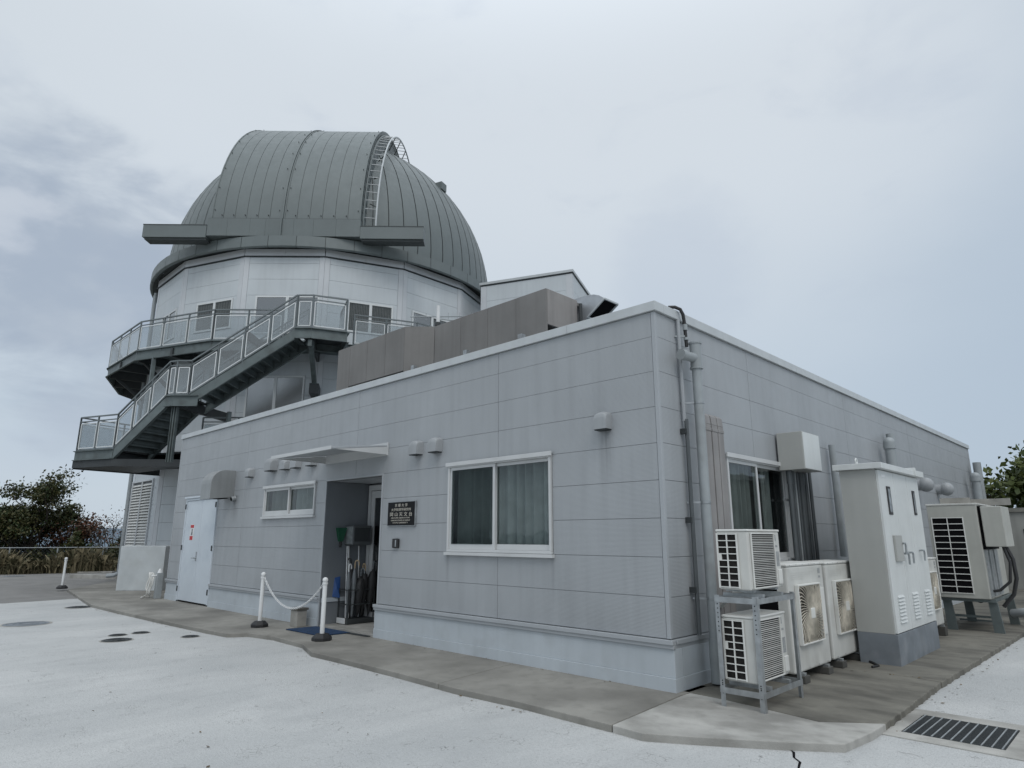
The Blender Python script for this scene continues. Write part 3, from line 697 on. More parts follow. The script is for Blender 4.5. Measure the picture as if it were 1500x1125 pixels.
MB().cyl((.088, .525, 3.86), (.088, .525, 3.93), .028, .028, 12).cyl((.09, .53, 3.74), (.09, .53, 3.77), .03, .03, 12).bar((.0, .42, 3.78), (.09, .5, 3.78), .02, .02).build('hose_clamp', M_pipe, bld)
tl = MB()
tl.tube([(.04, .45, 3.98), (.04, .46, 2.78)], .022, 8); tl.build('conduit', M_side, bld, smooth=True)
MB().tube([(.06, .47, 2.80), (.06, .47, .5)], .024, 8).build('thin_conduit', M_pipedk, bld, smooth=True)
for z in (2.66, 1.68, .95): MB().box(.0, .07, .42, .46, z-.03, z+.03).build('conduit_clamp', M_steeld, bld)
# three slim duct covers
for i, y in enumerate((.86, 1.02, 1.17)):
    s = MB().box(.002, .085, y, y+.135, .2, 2.80); zt = 2.80
    s.prism([(.002, y+.0, zt), (.085, y+.0, zt), (.075, y+.0, zt+.10), (.045, y+.0, zt+.13), (.002, y+.0, zt+.14)], (0, .135, 0))
    s.box(.0, .092, y-.003, y+.138, 2.72, 2.76)
    s.build('duct_cover', M_duct, bld, bevel=.006)
# pipes emerging behind the cabinet
def stack(y, z0, z1, r, x=.12, cap=True):
    b = MB().cyl((x, y, z0), (x, y, z1), r, r, 12)
    if cap: b.cyl((x, y, z1-.12), (x, y, z1), r*1.25, r*1.25, 12).sphere((x, y, z1), r*1.25, 12, 6)
    return b.build('vent_pipe', M_pipe, bld, smooth=True)
stack(7.9, 1.2, 3.27, .085, .2); stack(8.35, 1.2, 3.5, .07, .12, False); stack(15.6, 1.0, 3.1, .10, .25); stack(16.3, 1.0, 3.55, .10, .22, False)
stack(5.0, 1.2, 2.95, .05, .1, False)
for y in (10.3, 12.2):
    MB().sphere((.2, y, 2.60), .155, 12, 8).cyl((.0, y, 2.6), (.2, y, 2.6), .12, .12, 12).build('wall_exhaust_cowl', M_hood, bld, smooth=True)

# pull box with conduits
pb = thing('pull_box', 'grey metal pull box high on the side wall above vertical conduits', 'electrical box', (.2, 3.2, 2.7))
MB().box(.03, .38, 3.0, 3.62, 2.40, 2.92).build('case', M_cab, pb, bevel=.006)
Box('lid', M_cabf, pb, .381, .39, 3.01, 3.61, 2.41, 2.91, bevel=.002)
for i, (y, r, m_) in enumerate(((3.10, .035, M_pipedk), (3.22, .022, M_pipedk), (3.30, .014, M_pipe), (3.38, .02, M_pipedk), (3.50, .045, M_pipedk), (3.68, .03, M_pipedk), (3.85, .025, M_pipedk))):
    top = 2.40 if i < 5 else 2.9
    q = MB().cyl((.12, y, .3), (.12, y, top), r, r, 10)
    if i in (0, 1, 4): q.cyl((.12, y, 2.22), (.12, y, 2.40), r*1.2, r*1.2, 10)
    q.build('conduit', m_, pb, smooth=True)
for z in (2.0, 1.2): MB().bar((.05, 3.02, z), (.05, 3.6, z), .03, .03).builds('strut', M_galv, pb)

# plaque with its lettering
pl = thing('name_plaque', 'black stone name plaque with brass frame and pale lettering beside the entrance', 'sign', (-4.6, 0, 1.85))
MB().box(-4.94, -4.235, -.030, -.002, 1.66, 2.035).build('frame', M_galv, pl, bevel=.003)
Box('stone', M_signb, pl, -4.925, -4.25, -.036, -.0305, 1.672, 2.023)
M_letter = mat('pale_lettering', (.55, .52, .45), .5)
def text(body, cx, z, size, parent, width=None, y=-.0365, m=M_letter, rz=0, name='lettering'):
    cu = bpy.data.curves.new(name, 'FONT'); cu.body = body; cu.size = size; cu.align_x = 'CENTER'; cu.extrude = .0008
    cu.materials.append(m); o = bpy.data.objects.new(name, cu); COL.objects.link(o)
    o.location = (cx, y, z); o.rotation_euler = (pi/2, 0, rz)
    if width:
        bpy.context.view_layer.update(); wd = o.dimensions.x
        if wd > 0: o.scale = (width/wd, 1, 1)
    bpy.context.view_layer.update(); dg = bpy.context.evaluated_depsgraph_get()
    me = bpy.data.meshes.new_from_object(o.evaluated_get(dg)); me.transform(o.matrix_world); me.materials.clear(); me.materials.append(m)
    bpy.data.objects.remove(o); o = bpy.data.objects.new(name, me); COL.objects.link(o); attach(o, parent)
    return o
text('京 都 大 学', -4.585, 1.955, .052, pl, .32)
text('大学院理学研究科', -4.585, 1.893, .045, pl, .50)
text('岡 山 天 文 台', -4.585, 1.815, .066, pl, .56)
text('OKAYAMA OBSERVATORY', -4.595, 1.775, .028, pl, .48)
text('GRADUATE SCHOOL OF SCIENCE', -4.595, 1.738, .028, pl, .48)
text('KYOTO UNIVERSITY', -4.595, 1.702, .028, pl, .38)
cr_ = thing('card_reader', 'small black card reader on the wall below the plaque', 'card reader', (-4.7, 0, 1.4))
MB().box(-4.775, -4.635, -.045, -.001, 1.335, 1.475).build('case', M_black, cr_, bevel=.01)
Box('slot', M_galv, cr_, -4.69, -4.665, -.05, -.0455, 1.355, 1.455)

# ------------------------------------------------------------------ things at the entrance
mb_ = thing('mailbox', 'grey metal mailbox on the recess wall inside the entrance', 'mailbox', (-6.7, .6, 1.5))
MB().box(-6.87, -6.60, .42, .80, 1.36, 1.70).build('case', mat('mailbox_steel', (.13, .14, .145), .35, metal=.5), mb_, bevel=.008)
MB().box(-6.60, -6.593, .45, .77, 1.42, 1.66).build('door', M_steeld, mb_, bevel=.003)
Box('side_panel', M_galv, mb_, -6.85, -6.62, .414, .419, 1.38, 1.68)
fn = thing('green_dustpan', 'green plastic dustpan hanging on the recess wall left of the mailbox', 'dustpan', (-6.8, .33, 1.5))
MB().add([(-6.87, .22, 1.66), (-6.87, .42, 1.66), (-6.80, .22, 1.66), (-6.80, .42, 1.66), (-6.87, .28, 1.42), (-6.87, .36, 1.42), (-6.82, .28, 1.42), (-6.82, .36, 1.42)],
         [(0, 1, 5, 4), (2, 6, 7, 3), (0, 4, 6, 2), (1, 3, 7, 5), (0, 2, 3, 1), (4, 5, 7, 6)]).build('pan', M_green, fn, bevel=.006)
MB().cyl((-6.845, .32, 1.42), (-6.845, .32, 1.32), .022, .022, 10).build('neck', M_black, fn)
for i, (y, dy) in enumerate(((.44, .02), (.50, -.01), (.70, .0))):
    t = thing('broom_pole', ('white broom pole leaning under the left edge of the mailbox', 'white mop pole leaning just right of the first pole', 'pale pole leaning under the right half of the mailbox')[i], 'pole', (-6.75, y, .05), 'poles leaning in the entrance')
    MB().cyl((-6.74, y, .06), (-6.84, y+dy, 1.34), .012, .012, 8).build('pole', M_white, t)
    MB().box(-6.80, -6.68, y-.03, y+.03, .04, .12).build('head', M_black, t)
us = thing('umbrella_stand', 'black metal umbrella stand crowded with umbrellas in the entrance', 'umbrella stand', (-6.6, .6, .035))
b = MB()
for x in (-6.82, -6.52):
    for y in (.34, .86): b.box(x-.01, x+.01, y-.01, y+.01, .04, .62)
b.builds('post', M_steeld, us)
b = MB()
for z in (.60, .36): b.bar((-6.82, .34, z), (-6.52, .34, z), .015, .015).bar((-6.82, .86, z), (-6.52, .86, z), .015, .015).bar((-6.82, .34, z), (-6.82, .86, z), .015, .015).bar((-6.52, .34, z), (-6.52, .86, z), .015, .015).bar((-6.67, .34, z), (-6.67, .86, z), .012, .012)
b.build('rail', M_steeld, us)
Box('tray', M_steeld, us, -6.84, -6.50, .32, .88, .04, .12, bevel=.008)
Box('end_cap', M_alu, us, -6.80, -6.54, .295, .319, .045, .14, bevel=.01)
def umbrella(x, y, tilt, m, mh, lab, wide=.07, ht=.92):
    t = thing('umbrella', lab, 'umbrella', (x, y, .10), 'umbrellas in the stand')
    tp = Vector((x+tilt[0], y+tilt[1], ht)); bt = Vector((x, y, .14)); ax = (tp-bt)
    pts = [bt+ax*k for k in (0, .05, .35, .7, .86, .9, .93)]
    b = MB(); b.tube(pts, .03, 9, radii=[.008, .018, wide*.75, wide, wide*.6, .02, .012])
    o = b.build('canopy', m, t, smooth=True)
    a = random.uniform(0, 6); hk = [tp-ax*.08, tp]
    for k in range(1, 9):
        an = pi*k/8; hk.append(tp+Vector((cos(a), sin(a), 0))*.035*(1-cos(an))+Vector((0, 0, .045*sin(an)+.03)))
    hk.append(hk[-1]-Vector((0, 0, .04))); MB().tube(hk, .011, 8).build('handle', mh, t, smooth=True)
umbrella(-6.62, .40, (.02, -.03), M_clear, M_white, 'clear vinyl umbrella with white hook handle at the front of the stand', .04, .96)
umbrella(-6.60, .47, (.0, .02), M_clear, M_wood, 'clear umbrella with wooden hook handle second from the left', .045, 1.02)
umbrella(-6.74, .52, (-.03, .0), M_black, M_black, 'black umbrella with black handle at the back of the stand', .075, 1.05)
umbrella(-6.60, .58, (.02, .03), M_black, M_clear, 'fat black umbrella with grey hook handle in the middle of the stand', .10, .88)
umbrella(-6.62, .68, (.03, .02), M_black, M_wood, 'black umbrella with brown wooden hook handle right of the middle', .08, .96)
umbrella(-6.58, .79, (.03, .05), M_black, M_clear, 'black umbrella leaning right at the door end of the stand', .085, 1.00)
bp_ = thing('blue_bag', 'small blue plastic sheet tucked behind the umbrella stand', 'bag', (-6.84, .30, .7))
MB().add([(-6.85, .22, .48), (-6.80, .34, .46), (-6.85, .36, .82), (-6.87, .26, .80), (-6.83, .29, .64)], [(0, 1, 4), (1, 2, 4), (2, 3, 4), (3, 0, 4)]).build('sheet', M_bluep, bp_, solid=.01)
dm = MB().box(-6.95, -5.9, -.60, .0, .003, .016); dm.M = None
MB().prism([(-6.93, -.56, .004), (-5.87, -.54, .004), (-5.84, -.02, .004), (-6.9, -.03, .004)], (0, 0, .014)).build('door_mat', M_blue, label='blue door mat lying in front of the entrance', cat='door mat', bevel=.004)
MB().prism([(-5.85, -.10, .004), (-5.30, -.06, .004), (-5.30, .0, .004), (-5.85, -.015, .004)], (0, 0, .01)).build('drain_strip', M_steeld, label='narrow dark drain strip at the foot of the entrance step', cat='drain')
pp = thing('capped_post', 'short square concrete post with a metal cap by the entrance', 'post', (-7.2, -.16, 0))
Box('shaft', M_conc, pp, -7.34, -7.10, -.28, -.10, 0, .27, bevel=.008)
Box('cap', mat('cap_metal', (.16, .15, .13), .4, metal=.5), pp, -7.36, -7.08, -.30, -.08, .2705, .31, bevel=.008)

def bollard(x, y, h, lab, tilt=0, last=[None]):
    if last[0] is None:
        t = thing('chain_bollard', lab, 'bollard', (x, y, 0), 'white bollards on black bases')
        MB().cyl((x, y, 0), (x, y, .05), .15, .15, 8).cyl((x, y, .05), (x, y, .10), .145, .09, 8).build('base', M_black, t, bevel=.008)
        MB().cyl((x, y, .09), (x, y, .82), .034, .034, 14).cyl((x, y, .80), (x, y, .83), .042, .042, 14).build('post', M_white, t, smooth=True)
        MB().sphere((x, y, .862), .043, 14, 10).build('ball_cap', M_white, t, smooth=True)
        last[0] = t; return t
    l = last[0].location; t = deep_copy(last[0], (x-l.x, y-l.y, 0), lab); t.rotation_euler = (0, 0, .4); return t
bollard(-7.62, -.69, .9, 'white bollard at the left end of the plastic chain')
bollard(-5.50, -.72, .9, 'white bollard at the right end of the chain, in front of the blue mat')
b3 = bollard(-19.98, -.99, .8, 'lone white bollard far left at the apron corner without a chain')
for g in COL.objects:
    pass
ch = thing('plastic_chain', 'white plastic chain sagging between two bollards', 'chain', (-6.5, -.7, .4))
lk = MB(); ring = [(cos(a)*.022*(1 if abs(cos(a)) < 2 else 1), 0, sin(a)*.013) for a in [2*pi*k/12 for k in range(12)]]
ring = [(.012*np.sign(cos(a))+cos(a)*.013, 0, sin(a)*.014) for a in [2*pi*(k+.5)/12 for k in range(12)]]
lk.tube(ring, .0045, 5, closed=True); me0 = None
A = Vector((-7.59, -.69, .82)); B = Vector((-5.53, -.72, .82)); NL = 64
def chp(t): p_ = A.lerp(B, t); p_.z -= .44*(1-(2*t-1)**2)*(1+.0*(2*t-1)**2); return p_
for i in range(NL):
    p0, p1 = chp(i/NL), chp((i+1)/NL); mid = (p0+p1)/2; dr = (p1-p0).normalized()
    Lk = (p1-p0).length/.040*1.25
    side = Vector((0, 1, 0)) if i % 2 else Vector((0, 0, 1)); z_ = dr.cross(side).normalized(); y_ = z_.cross(dr)
    if me0 is None:
        o = lk.build('link', M_white, None, smooth=True); me0 = o.data
    else: o = bpy.data.objects.new('link', me0); COL.objects.link(o)
    mw = Matrix(((dr.x*Lk, y_.x, z_.x, mid.x), (dr.y*Lk, y_.y, z_.y, mid.y), (dr.z*Lk, y_.z, z_.z, mid.z), (0, 0, 0, 1)))
    o.parent = ch; o.matrix_parent_inverse = Matrix.Translation(-Vector(ch.location)); o.matrix_basis = mw

# low painted block, hose stand
bw = thing('painted_block_wall', 'low pale painted concrete block standing against the tower base', 'low wall', (-17.5, 1, 0))
MB().prism([(-18.01, -.10, 0), (-17.09, .81, 0), (-17.75, 1.5, 0), (-18.7, .6, 0)], (0, 0, 1.24)).build('block', M_block, bw, bevel=.01)
hs = thing('hose_stand', 'garden tap stand with coiled pale hose at the building corner', 'tap stand', (-14.75, -.1, 0))
b = MB().box(-14.62, -14.48, -.17, -.03, 0, .62)
b.build('pillar', M_pipe, hs, bevel=.008)
MB().cyl((-14.55, -.10, .62), (-14.55, -.10, .72), .06, .03, 12).cyl((-14.55, -.16, .56), (-14.55, -.30, .54), .018, .018, 8).build('tap', M_white, hs)
for k in range(4):
    pts = [(-14.75-.02*k+.10*cos(a), -.22-.01*k+.03*sin(2*a+k), .34+.02*k+(.28-.02*k)*sin(a)) for a in [2*pi*j/20 for j in range(20)]]
    MB().tube(pts, .014, 6, closed=True).build('hose_coil', M_ivory2, hs, smooth=True)
MB().tube([(-14.55, -.3, .54), (-14.52, -.33, .35), (-14.6, -.35, .1), (-14.75, -.38, .03), (-14.95, -.35, .02), (-15.05, -.2, .02)], .014, 6).build('hose', M_ivory2, hs, smooth=True)

# ------------------------------------------------------------------ air conditioners
def small_ac(x0, x1, y0, y1, z0, z1, lab):
    t = thing('air_conditioner', lab, 'air conditioner', ((x0+x1)/2, (y0+y1)/2, z0), 'outdoor units along the side wall')
    Box('body', M_ivory, t, x0, x1, y0, y1, z0+.02, z1-.022, bevel=.012)
    Box('top_panel', M_ivory2, t, x0-.006, x1+.006, y0-.006, y1+.006, z1-.0215, z1, bevel=.008)
    h = z1-z0
    # left side condenser opening (faces -Y)
    a, b_ = x0+.012, x0+.205; c0, c1 = z0+.045, z1-.045
    Box('condenser_coil', M_fin, t, a, b_, y0-.004, y0-.0005, c0, c1)
    f = MB(); f.box(a-.010, a+.006, y0-.014, y0-.0045, c0-.01, c1+.01).box(b_-.006, b_+.010, y0-.014, y0-.0045, c0-.01, c1+.01)
    f.box((a+b_)/2-.006, (a+b_)/2+.006, y0-.0145, y0-.0045, c0-.01, c1+.01)
    for k in range(9):
        z = c0+(c1-c0)*k/8; f.box(a-.009, b_+.009, y0-.0135, y0-.005, z-.004, z+.004)
    f.build('side_grille', M_ivory2, t)
    Box('terminal_label', M_ivory2, t, a+.001, a+.035, y0-.0130, y0-.0046, c0+(c1-c0)*.5+.004, c0+(c1-c0)*.625-.004)
    # front grille (faces +X)
    g0, g1 = y0+.06, y0+(y1-y0)*.78
    Box('fan_opening', M_fin, t, x1+.0005, x1+.003, g0, g1, c0, c1)
    f = MB(); f.box(x1+.003, x1+.018, g0-.012, g0, c0-.012, c1+.012).box(x1+.003, x1+.018, g1, g1+.012, c0-.012, c1+.012).box(x1+.003, x1+.018, g0+.0005, g1-.0005, c1, c1+.012).box(x1+.003, x1+.018, g0+.0005, g1-.0005, c0-.012, c0)
    f.build('grille_frame', M_ivory2, t, bevel=.003)
    f = MB(); ns_ = 30
    for k in range(1, ns_):
        z = c0+(c1-c0)*k/ns_; f.box(x1+.006, x1+.012, g0, g1, z-.0028 if k % 5 else z-.0042, z+.0028 if k % 5 else z+.0042)
    f.build('grille_slats', M_ivory, t)
    f = MB(); f.box(x1+.0005, x1+.002, g1+.03, g1+.10, z1-.17, z1-.15).box(x1+.0005, x1+.002, g1+.03, g1+.07, z1-.11, z1-.05)
    f.build('label_print', M_sticker, t)
    Box('valve_cover', M_ivory2, t, x1-.02, x1+.012, y1-.095, y1-.01, z0+.05, z0+.19, bevel=.006)
    b = MB()
    for q_ in range(4): b.cyl((x1+.0005, y0+.03+q_*(y1-y0-.06)/3, z0+.032), (x1+.003, y0+.03+q_*(y1-y0-.06)/3, z0+.032), .006, .006, 8)
    b.builds('screw', M_galv, t)
    MB().box(x1+.0005, x1+.0015, g1+.02, g1+.12, z0+.22, z0+.36).build('rating_plate', M_sticker, t)
    MB().box(x0+.02, x1-.02, y0+.08, y0+.14, z0, z0+.0195).box(x0+.02, x1-.02, y1-.14, y1-.08, z0, z0+.0195).builds('foot', M_galv, t)
    return t
small_ac(.635, .945, -.125, .585, 1.0, 1.572, 'small ivory outdoor unit on top of the galvanised rack')
small_ac(.625, .925, -.105, .60, .195, .79, 'small ivory outdoor unit on the lower shelf of the rack')
rk = thing('equipment_rack', 'galvanised two tier angle steel rack holding two small outdoor units', 'rack', (.8, .25, 0))
for (x, y) in ((.59, -.155), (1.0, -.155), (.59, .70), (1.0, .70)):
    sx = 1 if x < .8 else -1; sy = 1 if y < 0 else -1
    b = MB().box(x, x+.045*sx, y, y+.004*sy, 0, .97).box(x, x+.004*sx, y+.0045*sy, y+.045*sy, 0, .97)
    o = b.build('leg', M_galv, rk)
    b = MB()
    for k in range(8):
        for z in ((.93-k*.04), (.22-k*.035 if k < 4 else .2)):
            b.cyl((x+.024*sx, y-.0006*sy, z), (x+.024*sx, y-.0012*sy, z), .006, .006, 8)
    b.build('bolt_holes', M_dark, o)
for z0, z1 in ((.905, .955), (.115, .165)):
    b = MB().box(.594, .996, -.160, -.1555, z0, z1).box(.594, .996, .7005, .705, z0, z1).box(1.0005, 1.005, -.155, .70, z0, z1).box(.585, .5895, -.155, .70, z0, z1)
    b.builds('rail', M_galv, rk)
    b = MB().box(.60, .99, .0, .045, z1-.005, z1+.028).box(.60, .99, .42, .465, z1-.005, z1+.028)
    b.builds('cross_channel', M_galv, rk)
def tall_ac(x1, y0, y1, z0, z1, depth, lab, dirt=0):
    t = thing('tall_air_conditioner', lab, 'air conditioner', (x1-depth/2, (y0+y1)/2, 0), 'outdoor units along the side wall')
    x0 = x1-depth
    Box('body', M_ivory, t, x0, x1, y0, y1, z0, z1-.03, bevel=.02)
    Box('top_panel', M_ivory2, t, x0-.006, x1+.006, y0-.006, y1+.006, z1-.0295, z1, bevel=.01)
    b = MB()
    for k in range(6): b.box(x1+.0065, x1+.008, y0+.08+k*(y1-y0-.16)/5-.006, y0+.08+k*(y1-y0-.16)/5+.006, z1-.02, z1-.01)
    for k in range(4): b.box(x1+.0005, x1+.002, y0+.12+k*(y1-y0-.24)/3-.006, y0+.12+k*(y1-y0-.24)/3+.006, z0+.02, z0+.032)
    b.build('screws', M_galv, t)
    # side slots facing -Y
    b = MB()
    zz = [(z0+.08, z0+.40), (z0+.45, z0+.77), (z0+.82, z1-.10)]
    for a, c in zz: b.box(x0+.03, x0+.24, y0-.003, y0-.0005, a, c)
    b.builds('side_openings', M_dark, t)
    W_ = y1-y0
    gy0, gy1 = y0+W_*.16, y0+W_*.78; gz0, gz1 = z0+(z1-z0)*.24, z0+(z1-z0)*.80
    Box('fan_recess', M_fanback, t, x1+.0005, x1+.004, gy0+.01, gy1-.01, gz0+.01, gz1-.01)
    f = MB(); e = .018; X2 = x1+.045
    f.box(x1+.0005, X2, gy0, gy0+e, gz0, gz1).box(x1+.0005, X2, gy1-e, gy1, gz0, gz1).box(x1+.0005, X2, gy0+e+.0005, gy1-e-.0005, gz0, gz0+e).box(x1+.0005, X2, gy0+e+.0005, gy1-e-.0005, gz1-e, gz1)
    f.build('guard_frame', M_ivory2, t, bevel=.005)
    cy, cz = (gy0+gy1)/2, (gz0+gz1)/2; hy, hz = (gy1-gy0)/2-e, (gz1-gz0)/2-e
    f = MB()
    for k in range(52):
        a0 = 2*pi*k/52; pts = []
        for j in range(8):
            t_ = j/7; r = .055+t_*.62; a = a0+.75*t_
            y, z = r*cos(a), r*sin(a)
            if abs(y) > hy or abs(z) > hz:
                sc2 = min(hy/max(abs(y), 1e-6), hz/max(abs(z), 1e-6)); y *= sc2; z *= sc2
                pts.append((x1+.036, cy+y, cz+z)); break
            pts.append((x1+.036+.012*(1-t_), cy+y, cz+z))
        if len(pts) > 1: f.tube(pts, .0052, 4)
    for k in range(1, 7):
        r = .055+k*.075; ring_ = []
        for j in range(40):
            y, z = r*cos(2*pi*j/40), r*sin(2*pi*j/40); y = max(-hy, min(hy, y)); z = max(-hz, min(hz, z)); ring_.append((x1+.037, cy+y, cz+z))
        f.tube(ring_, .0014, 3, closed=True)
    f.build('fan_guard', M_fan, t)
    MB().box(x1+.045, x1+.06, cy-.055, cy+.055, cz-.055, cz+.055).build('hub_cap', M_ivory2, t, bevel=.008)
    for k in range(3): MB().prism([(x1+.006, cy+.03*cos(2*pi*k/3), cz+.03*sin(2*pi*k/3)), (x1+.006, cy+.25*cos(2*pi*k/3-.3), cz+.25*sin(2*pi*k/3-.3)), (x1+.006, cy+.25*cos(2*pi*k/3+.5), cz+.25*sin(2*pi*k/3+.5))], (.006, 0, 0)).build('fan_blade', M_fin, t)
    b = MB(); yb = y1-.13
    for (z, hh, ww) in ((.93, .05, .07), (.86, .02, .06), (.77, .012, .07), (.70, .03, .03), (.58, .03, .03)): b.box(x1+.0005, x1+.002, yb-ww/2, yb+ww/2, z0+(z1-z0)*z-hh, z0+(z1-z0)*z+hh*.2)
    b.build('label_print', M_sticker, t)
    MB().box(x1+.0005, x1+.012, y1-.16, y1-.05, z0+(z1-z0)*.28, z0+(z1-z0)*.74).build('service_cover', M_ivory2, t, bevel=.004)
    b = MB().box(x0, x1+.03, y0+.15, y0+.21, z0-.025, z0-.0005).box(x0, x1+.03, y1-.21, y1-.15, z0-.025, z0-.0005); b.builds('foot', M_galv, t)
    b = MB().box(x0-.02, x1+.05, y0+.11, y0+.25, 0, z0-.0255).box(x0-.02, x1+.05, y1-.25, y1-.11, 0, z0-.0255); b.builds('block', mat('dark_block', (.07, .068, .062), .85, var=.2), t, bevel=.006)
    b = MB()
    for k in range(4): b.box(x1+.0005, x1+.0025, y0+.10, y1-.3-.1*k, z1-.10-k*.022, z1-.097-k*.022)
    b.build('press_lines', M_ivory, t)
    return t
tall_ac(.75, 1.17, 2.22, .10, 1.215, .36, 'tall ivory fan unit right beside the galvanised rack')
tall_ac(.74, 2.34, 3.36, .10, 1.205, .34, 'tall ivory fan unit with rust brown grille beside the tall cabinet')
tall_ac(1.0, 5.5, 6.52, .16, 1.18, .36, 'tall ivory fan unit half hidden between the cabinet and the large condenser')

for i, (pts, m_, lab) in enumerate((
    ([(.90, .54, 1.12), (.86, .66, 1.08), (.60, .74, 1.02), (.30, .80, .9), (.09, .92, .75)], M_ivory2, 'pale insulated pipe from the upper rack unit to the wall duct'),
    ([(.88, .56, .32), (.84, .68, .26), (.55, .78, .16), (.25, .95, .14), (.09, 1.06, .22)], M_ivory2, 'pale insulated pipe from the lower rack unit to the wall duct'),
    ([(.70, 2.26, .3), (.60, 2.30, .12), (.35, 2.28, .05), (.1, 2.3, .2)], M_black, 'black hose between the two tall fan units'),
    ([(.78, 3.2, .02), (.95, 3.0, .014), (1.05, 2.86, .012), (1.02, 2.72, .012)], M_black, 'loose black hose end beside the cabinet plinth'))):
    MB().tube(pts, .014 if i > 1 else .024, 7).build('hose', m_, label=lab, cat='hose', smooth=True)
# ------------------------------------------------------------------ cabinet
cb = thing('switchgear_cabinet', 'tall pale grey three door electrical cabinet on a dark plinth', 'electrical cabinet', (1.0, 4, 0))
cx0, cx1, cy0, cy1 = .79, 1.247, 3.056, 4.96
MB().box(cx0-.0, cx1, cy0, cy1-1.0, -.02, .355).box(cx0, cx1-.002, cy1-.998, cy1, -.02, .355).build('plinth', M_plinth, cb, bevel=.006)
Box('case', M_cab, cb, cx0, cx1-.03, cy0, cy1, .3555, 2.345, bevel=.004)
MB().box(cx0-.06, cx1+.07, cy0-.06, cy1-.42, 2.346, 2.42).box(cx0-.06, cx1+.07, cy1-.38, cy1+.09, 2.346, 2.43).box(cx0-.06, cx1+.085, cy1-.42, cy1-.38, 2.346, 2.46).build('roof_cap', M_cabf, cb, bevel=.005)
dy = [cy0+.01, cy0+.665, cy0+1.28, cy1-.01]
for k in range(3):
    a, b_ = dy[k]+.006, dy[k+1]-.006
    d = Box('door', M_cabf, cb, cx1-.0295, cx1, a, b_, .365, 2.335, bevel=.003)
    v0 = a+.16; f = MB()
    for j in range(8):
        z = .47+j*.042; f.prism([(cx1+.0005, v0, z), (cx1+.020, v0, z+.004), (cx1+.0005, v0, z+.030)], (0, .26, 0))
    f.build('louvre', M_cabf, d)
for (y, w_, z0, z1) in ((cy0+.36, .15, 1.78, 2.14), (cy0+1.55, .12, 1.80, 2.14)):
    MB().box(cx1+.0005, cx1+.012, y-w_/2, y+w_/2, z0, z1).build('inspection_window', M_black, cb, bevel=.02)
    Box('pane', mat('meter_glass', (.22, .24, .25), .15, var=.4, vscale=14), cb, cx1+.0125, cx1+.014, y-w_/2+.03, y+w_/2-.03, z0+.03, z1-.03)
Box('document_pocket', M_cab, cb, cx1+.0005, cx1+.03, cy0+.30, cy0+.60, 1.20, 1.52, bevel=.004)
Box('name_label', M_white, cb, cx1+.0005, cx1+.003, cy0+.14, cy0+.30, 2.25, 2.285)
for (y, z) in ((cy0+.60, 1.42), (cy0+.69, 1.29), (cy0+.90, 1.30), (cy0+1.48, 1.32)):
    MB().cyl((cx1, y, z), (cx1+.045, y, z), .013, .013, 8).tube([(cx1+.045, y-.03, z), (cx1+.05, y+.03, z), (cx1+.05, y+.05, z-.03), (cx1+.045, y+.05, z-.14)], .012, 6).build('handle', M_galv, cb, smooth=True)
for y in (cy0+.05, cy0+.95):
    MB().tube([(1.0, y+.035*cos(a), 2.46+.035*sin(a)) for a in [2*pi*k/14 for k in range(14)]], .010, 6, closed=True).cyl((1.0, y, 2.41), (1.0, y, 2.43), .02, .02, 8).build('lifting_eye', M_cabf, cb, smooth=True)

# ------------------------------------------------------------------ large condenser on legs
bg = thing('large_condenser', 'large ivory condenser with black grille raised on dark steel legs', 'condenser', (1.2, 8, 0))
X0, X1, Y0, Y1, Z0, Z1 = .845, 1.56, 7.1, 8.9, .52, 2.05
Box('body', M_big, bg, X0, X1, Y0, Y1, Z0, Z1-.03, bevel=.01)
Box('top_panel', M_ivory, bg, X0-.01, X1+.01, Y0-.01, Y1+.01, Z1-.0295, Z1, bevel=.006)
b = MB().box(X0+.02, X1+.3, Y1-.5, Y1-.45, Z1+.0005, Z1+.12).box(X0+.05, X0+.5, Y0+.8, Y0+.86, Z1+.0005, Z1+.13)
b.builds('top_duct', M_conc, bg)
ga, gb, gc, gd = X0+.06, X0+.50, .60, 1.815
Box('coil', M_dark, bg, ga, gb, Y0-.004, Y0-.0005, gc, gd)  # flat plate, black in place of the shade behind the grille
f = MB().box(ga-.014, ga+.002, Y0-.016, Y0-.0045, gc-.012, gd+.012).box(gb-.002, gb+.014, Y0-.016, Y0-.0045, gc-.012, gd+.012).box((ga+gb)/2-.006, (ga+gb)/2+.006, Y0-.0165, Y0-.0045, gc, gd)
for k in range(13):
    z = gc+(gd-gc)*k/12; f.box(ga-.013, gb+.013, Y0-.0155, Y0-.005, z-.006, z+.006)
f.build('side_grille', M_ivory2, bg)
Box('service_gap', M_dark, bg, X1+.0005, X1+.045, Y0+.06, Y0+1.2, 1.30, 2.0)
Box('control_box', M_big, bg, X1+.046, X1+.33, Y0+.02, Y0+.75, 1.345, 1.99, bevel=.012)
f = MB()
for k in range(5): f.box(X1+.0005, X1+.025+.01*(k % 2), Y0+.10+k*.22, Y0+.24+k*.22, .56, 1.29)
f.builds('side_fins', M_galv, bg)
b = MB()
for y in (Y0+.12, Y1-.15):
    for x in (X0+.02, X1-.06): b.prism([(x, y, .47), (x+.12, y, .47), (x+.16, y, 0), (x+.02, y, 0)], (0, .06, 0))
b.builds('leg', M_steel, bg)
b = MB().box(X0, X1+.06, Y0+.06, Y0+.12, .47, .515).box(X0, X1+.06, Y1-.12, Y1-.06, .47, .515).box(X0, X1, Y0+.30, Y0+.34, .20, .235).box(X0+.1, X1, Y0+.75, Y0+.79, .10, .125).box(X1, X1+.04, Y0+.1, Y1, .47, .515)
b.builds('support_frame', M_steel, bg)
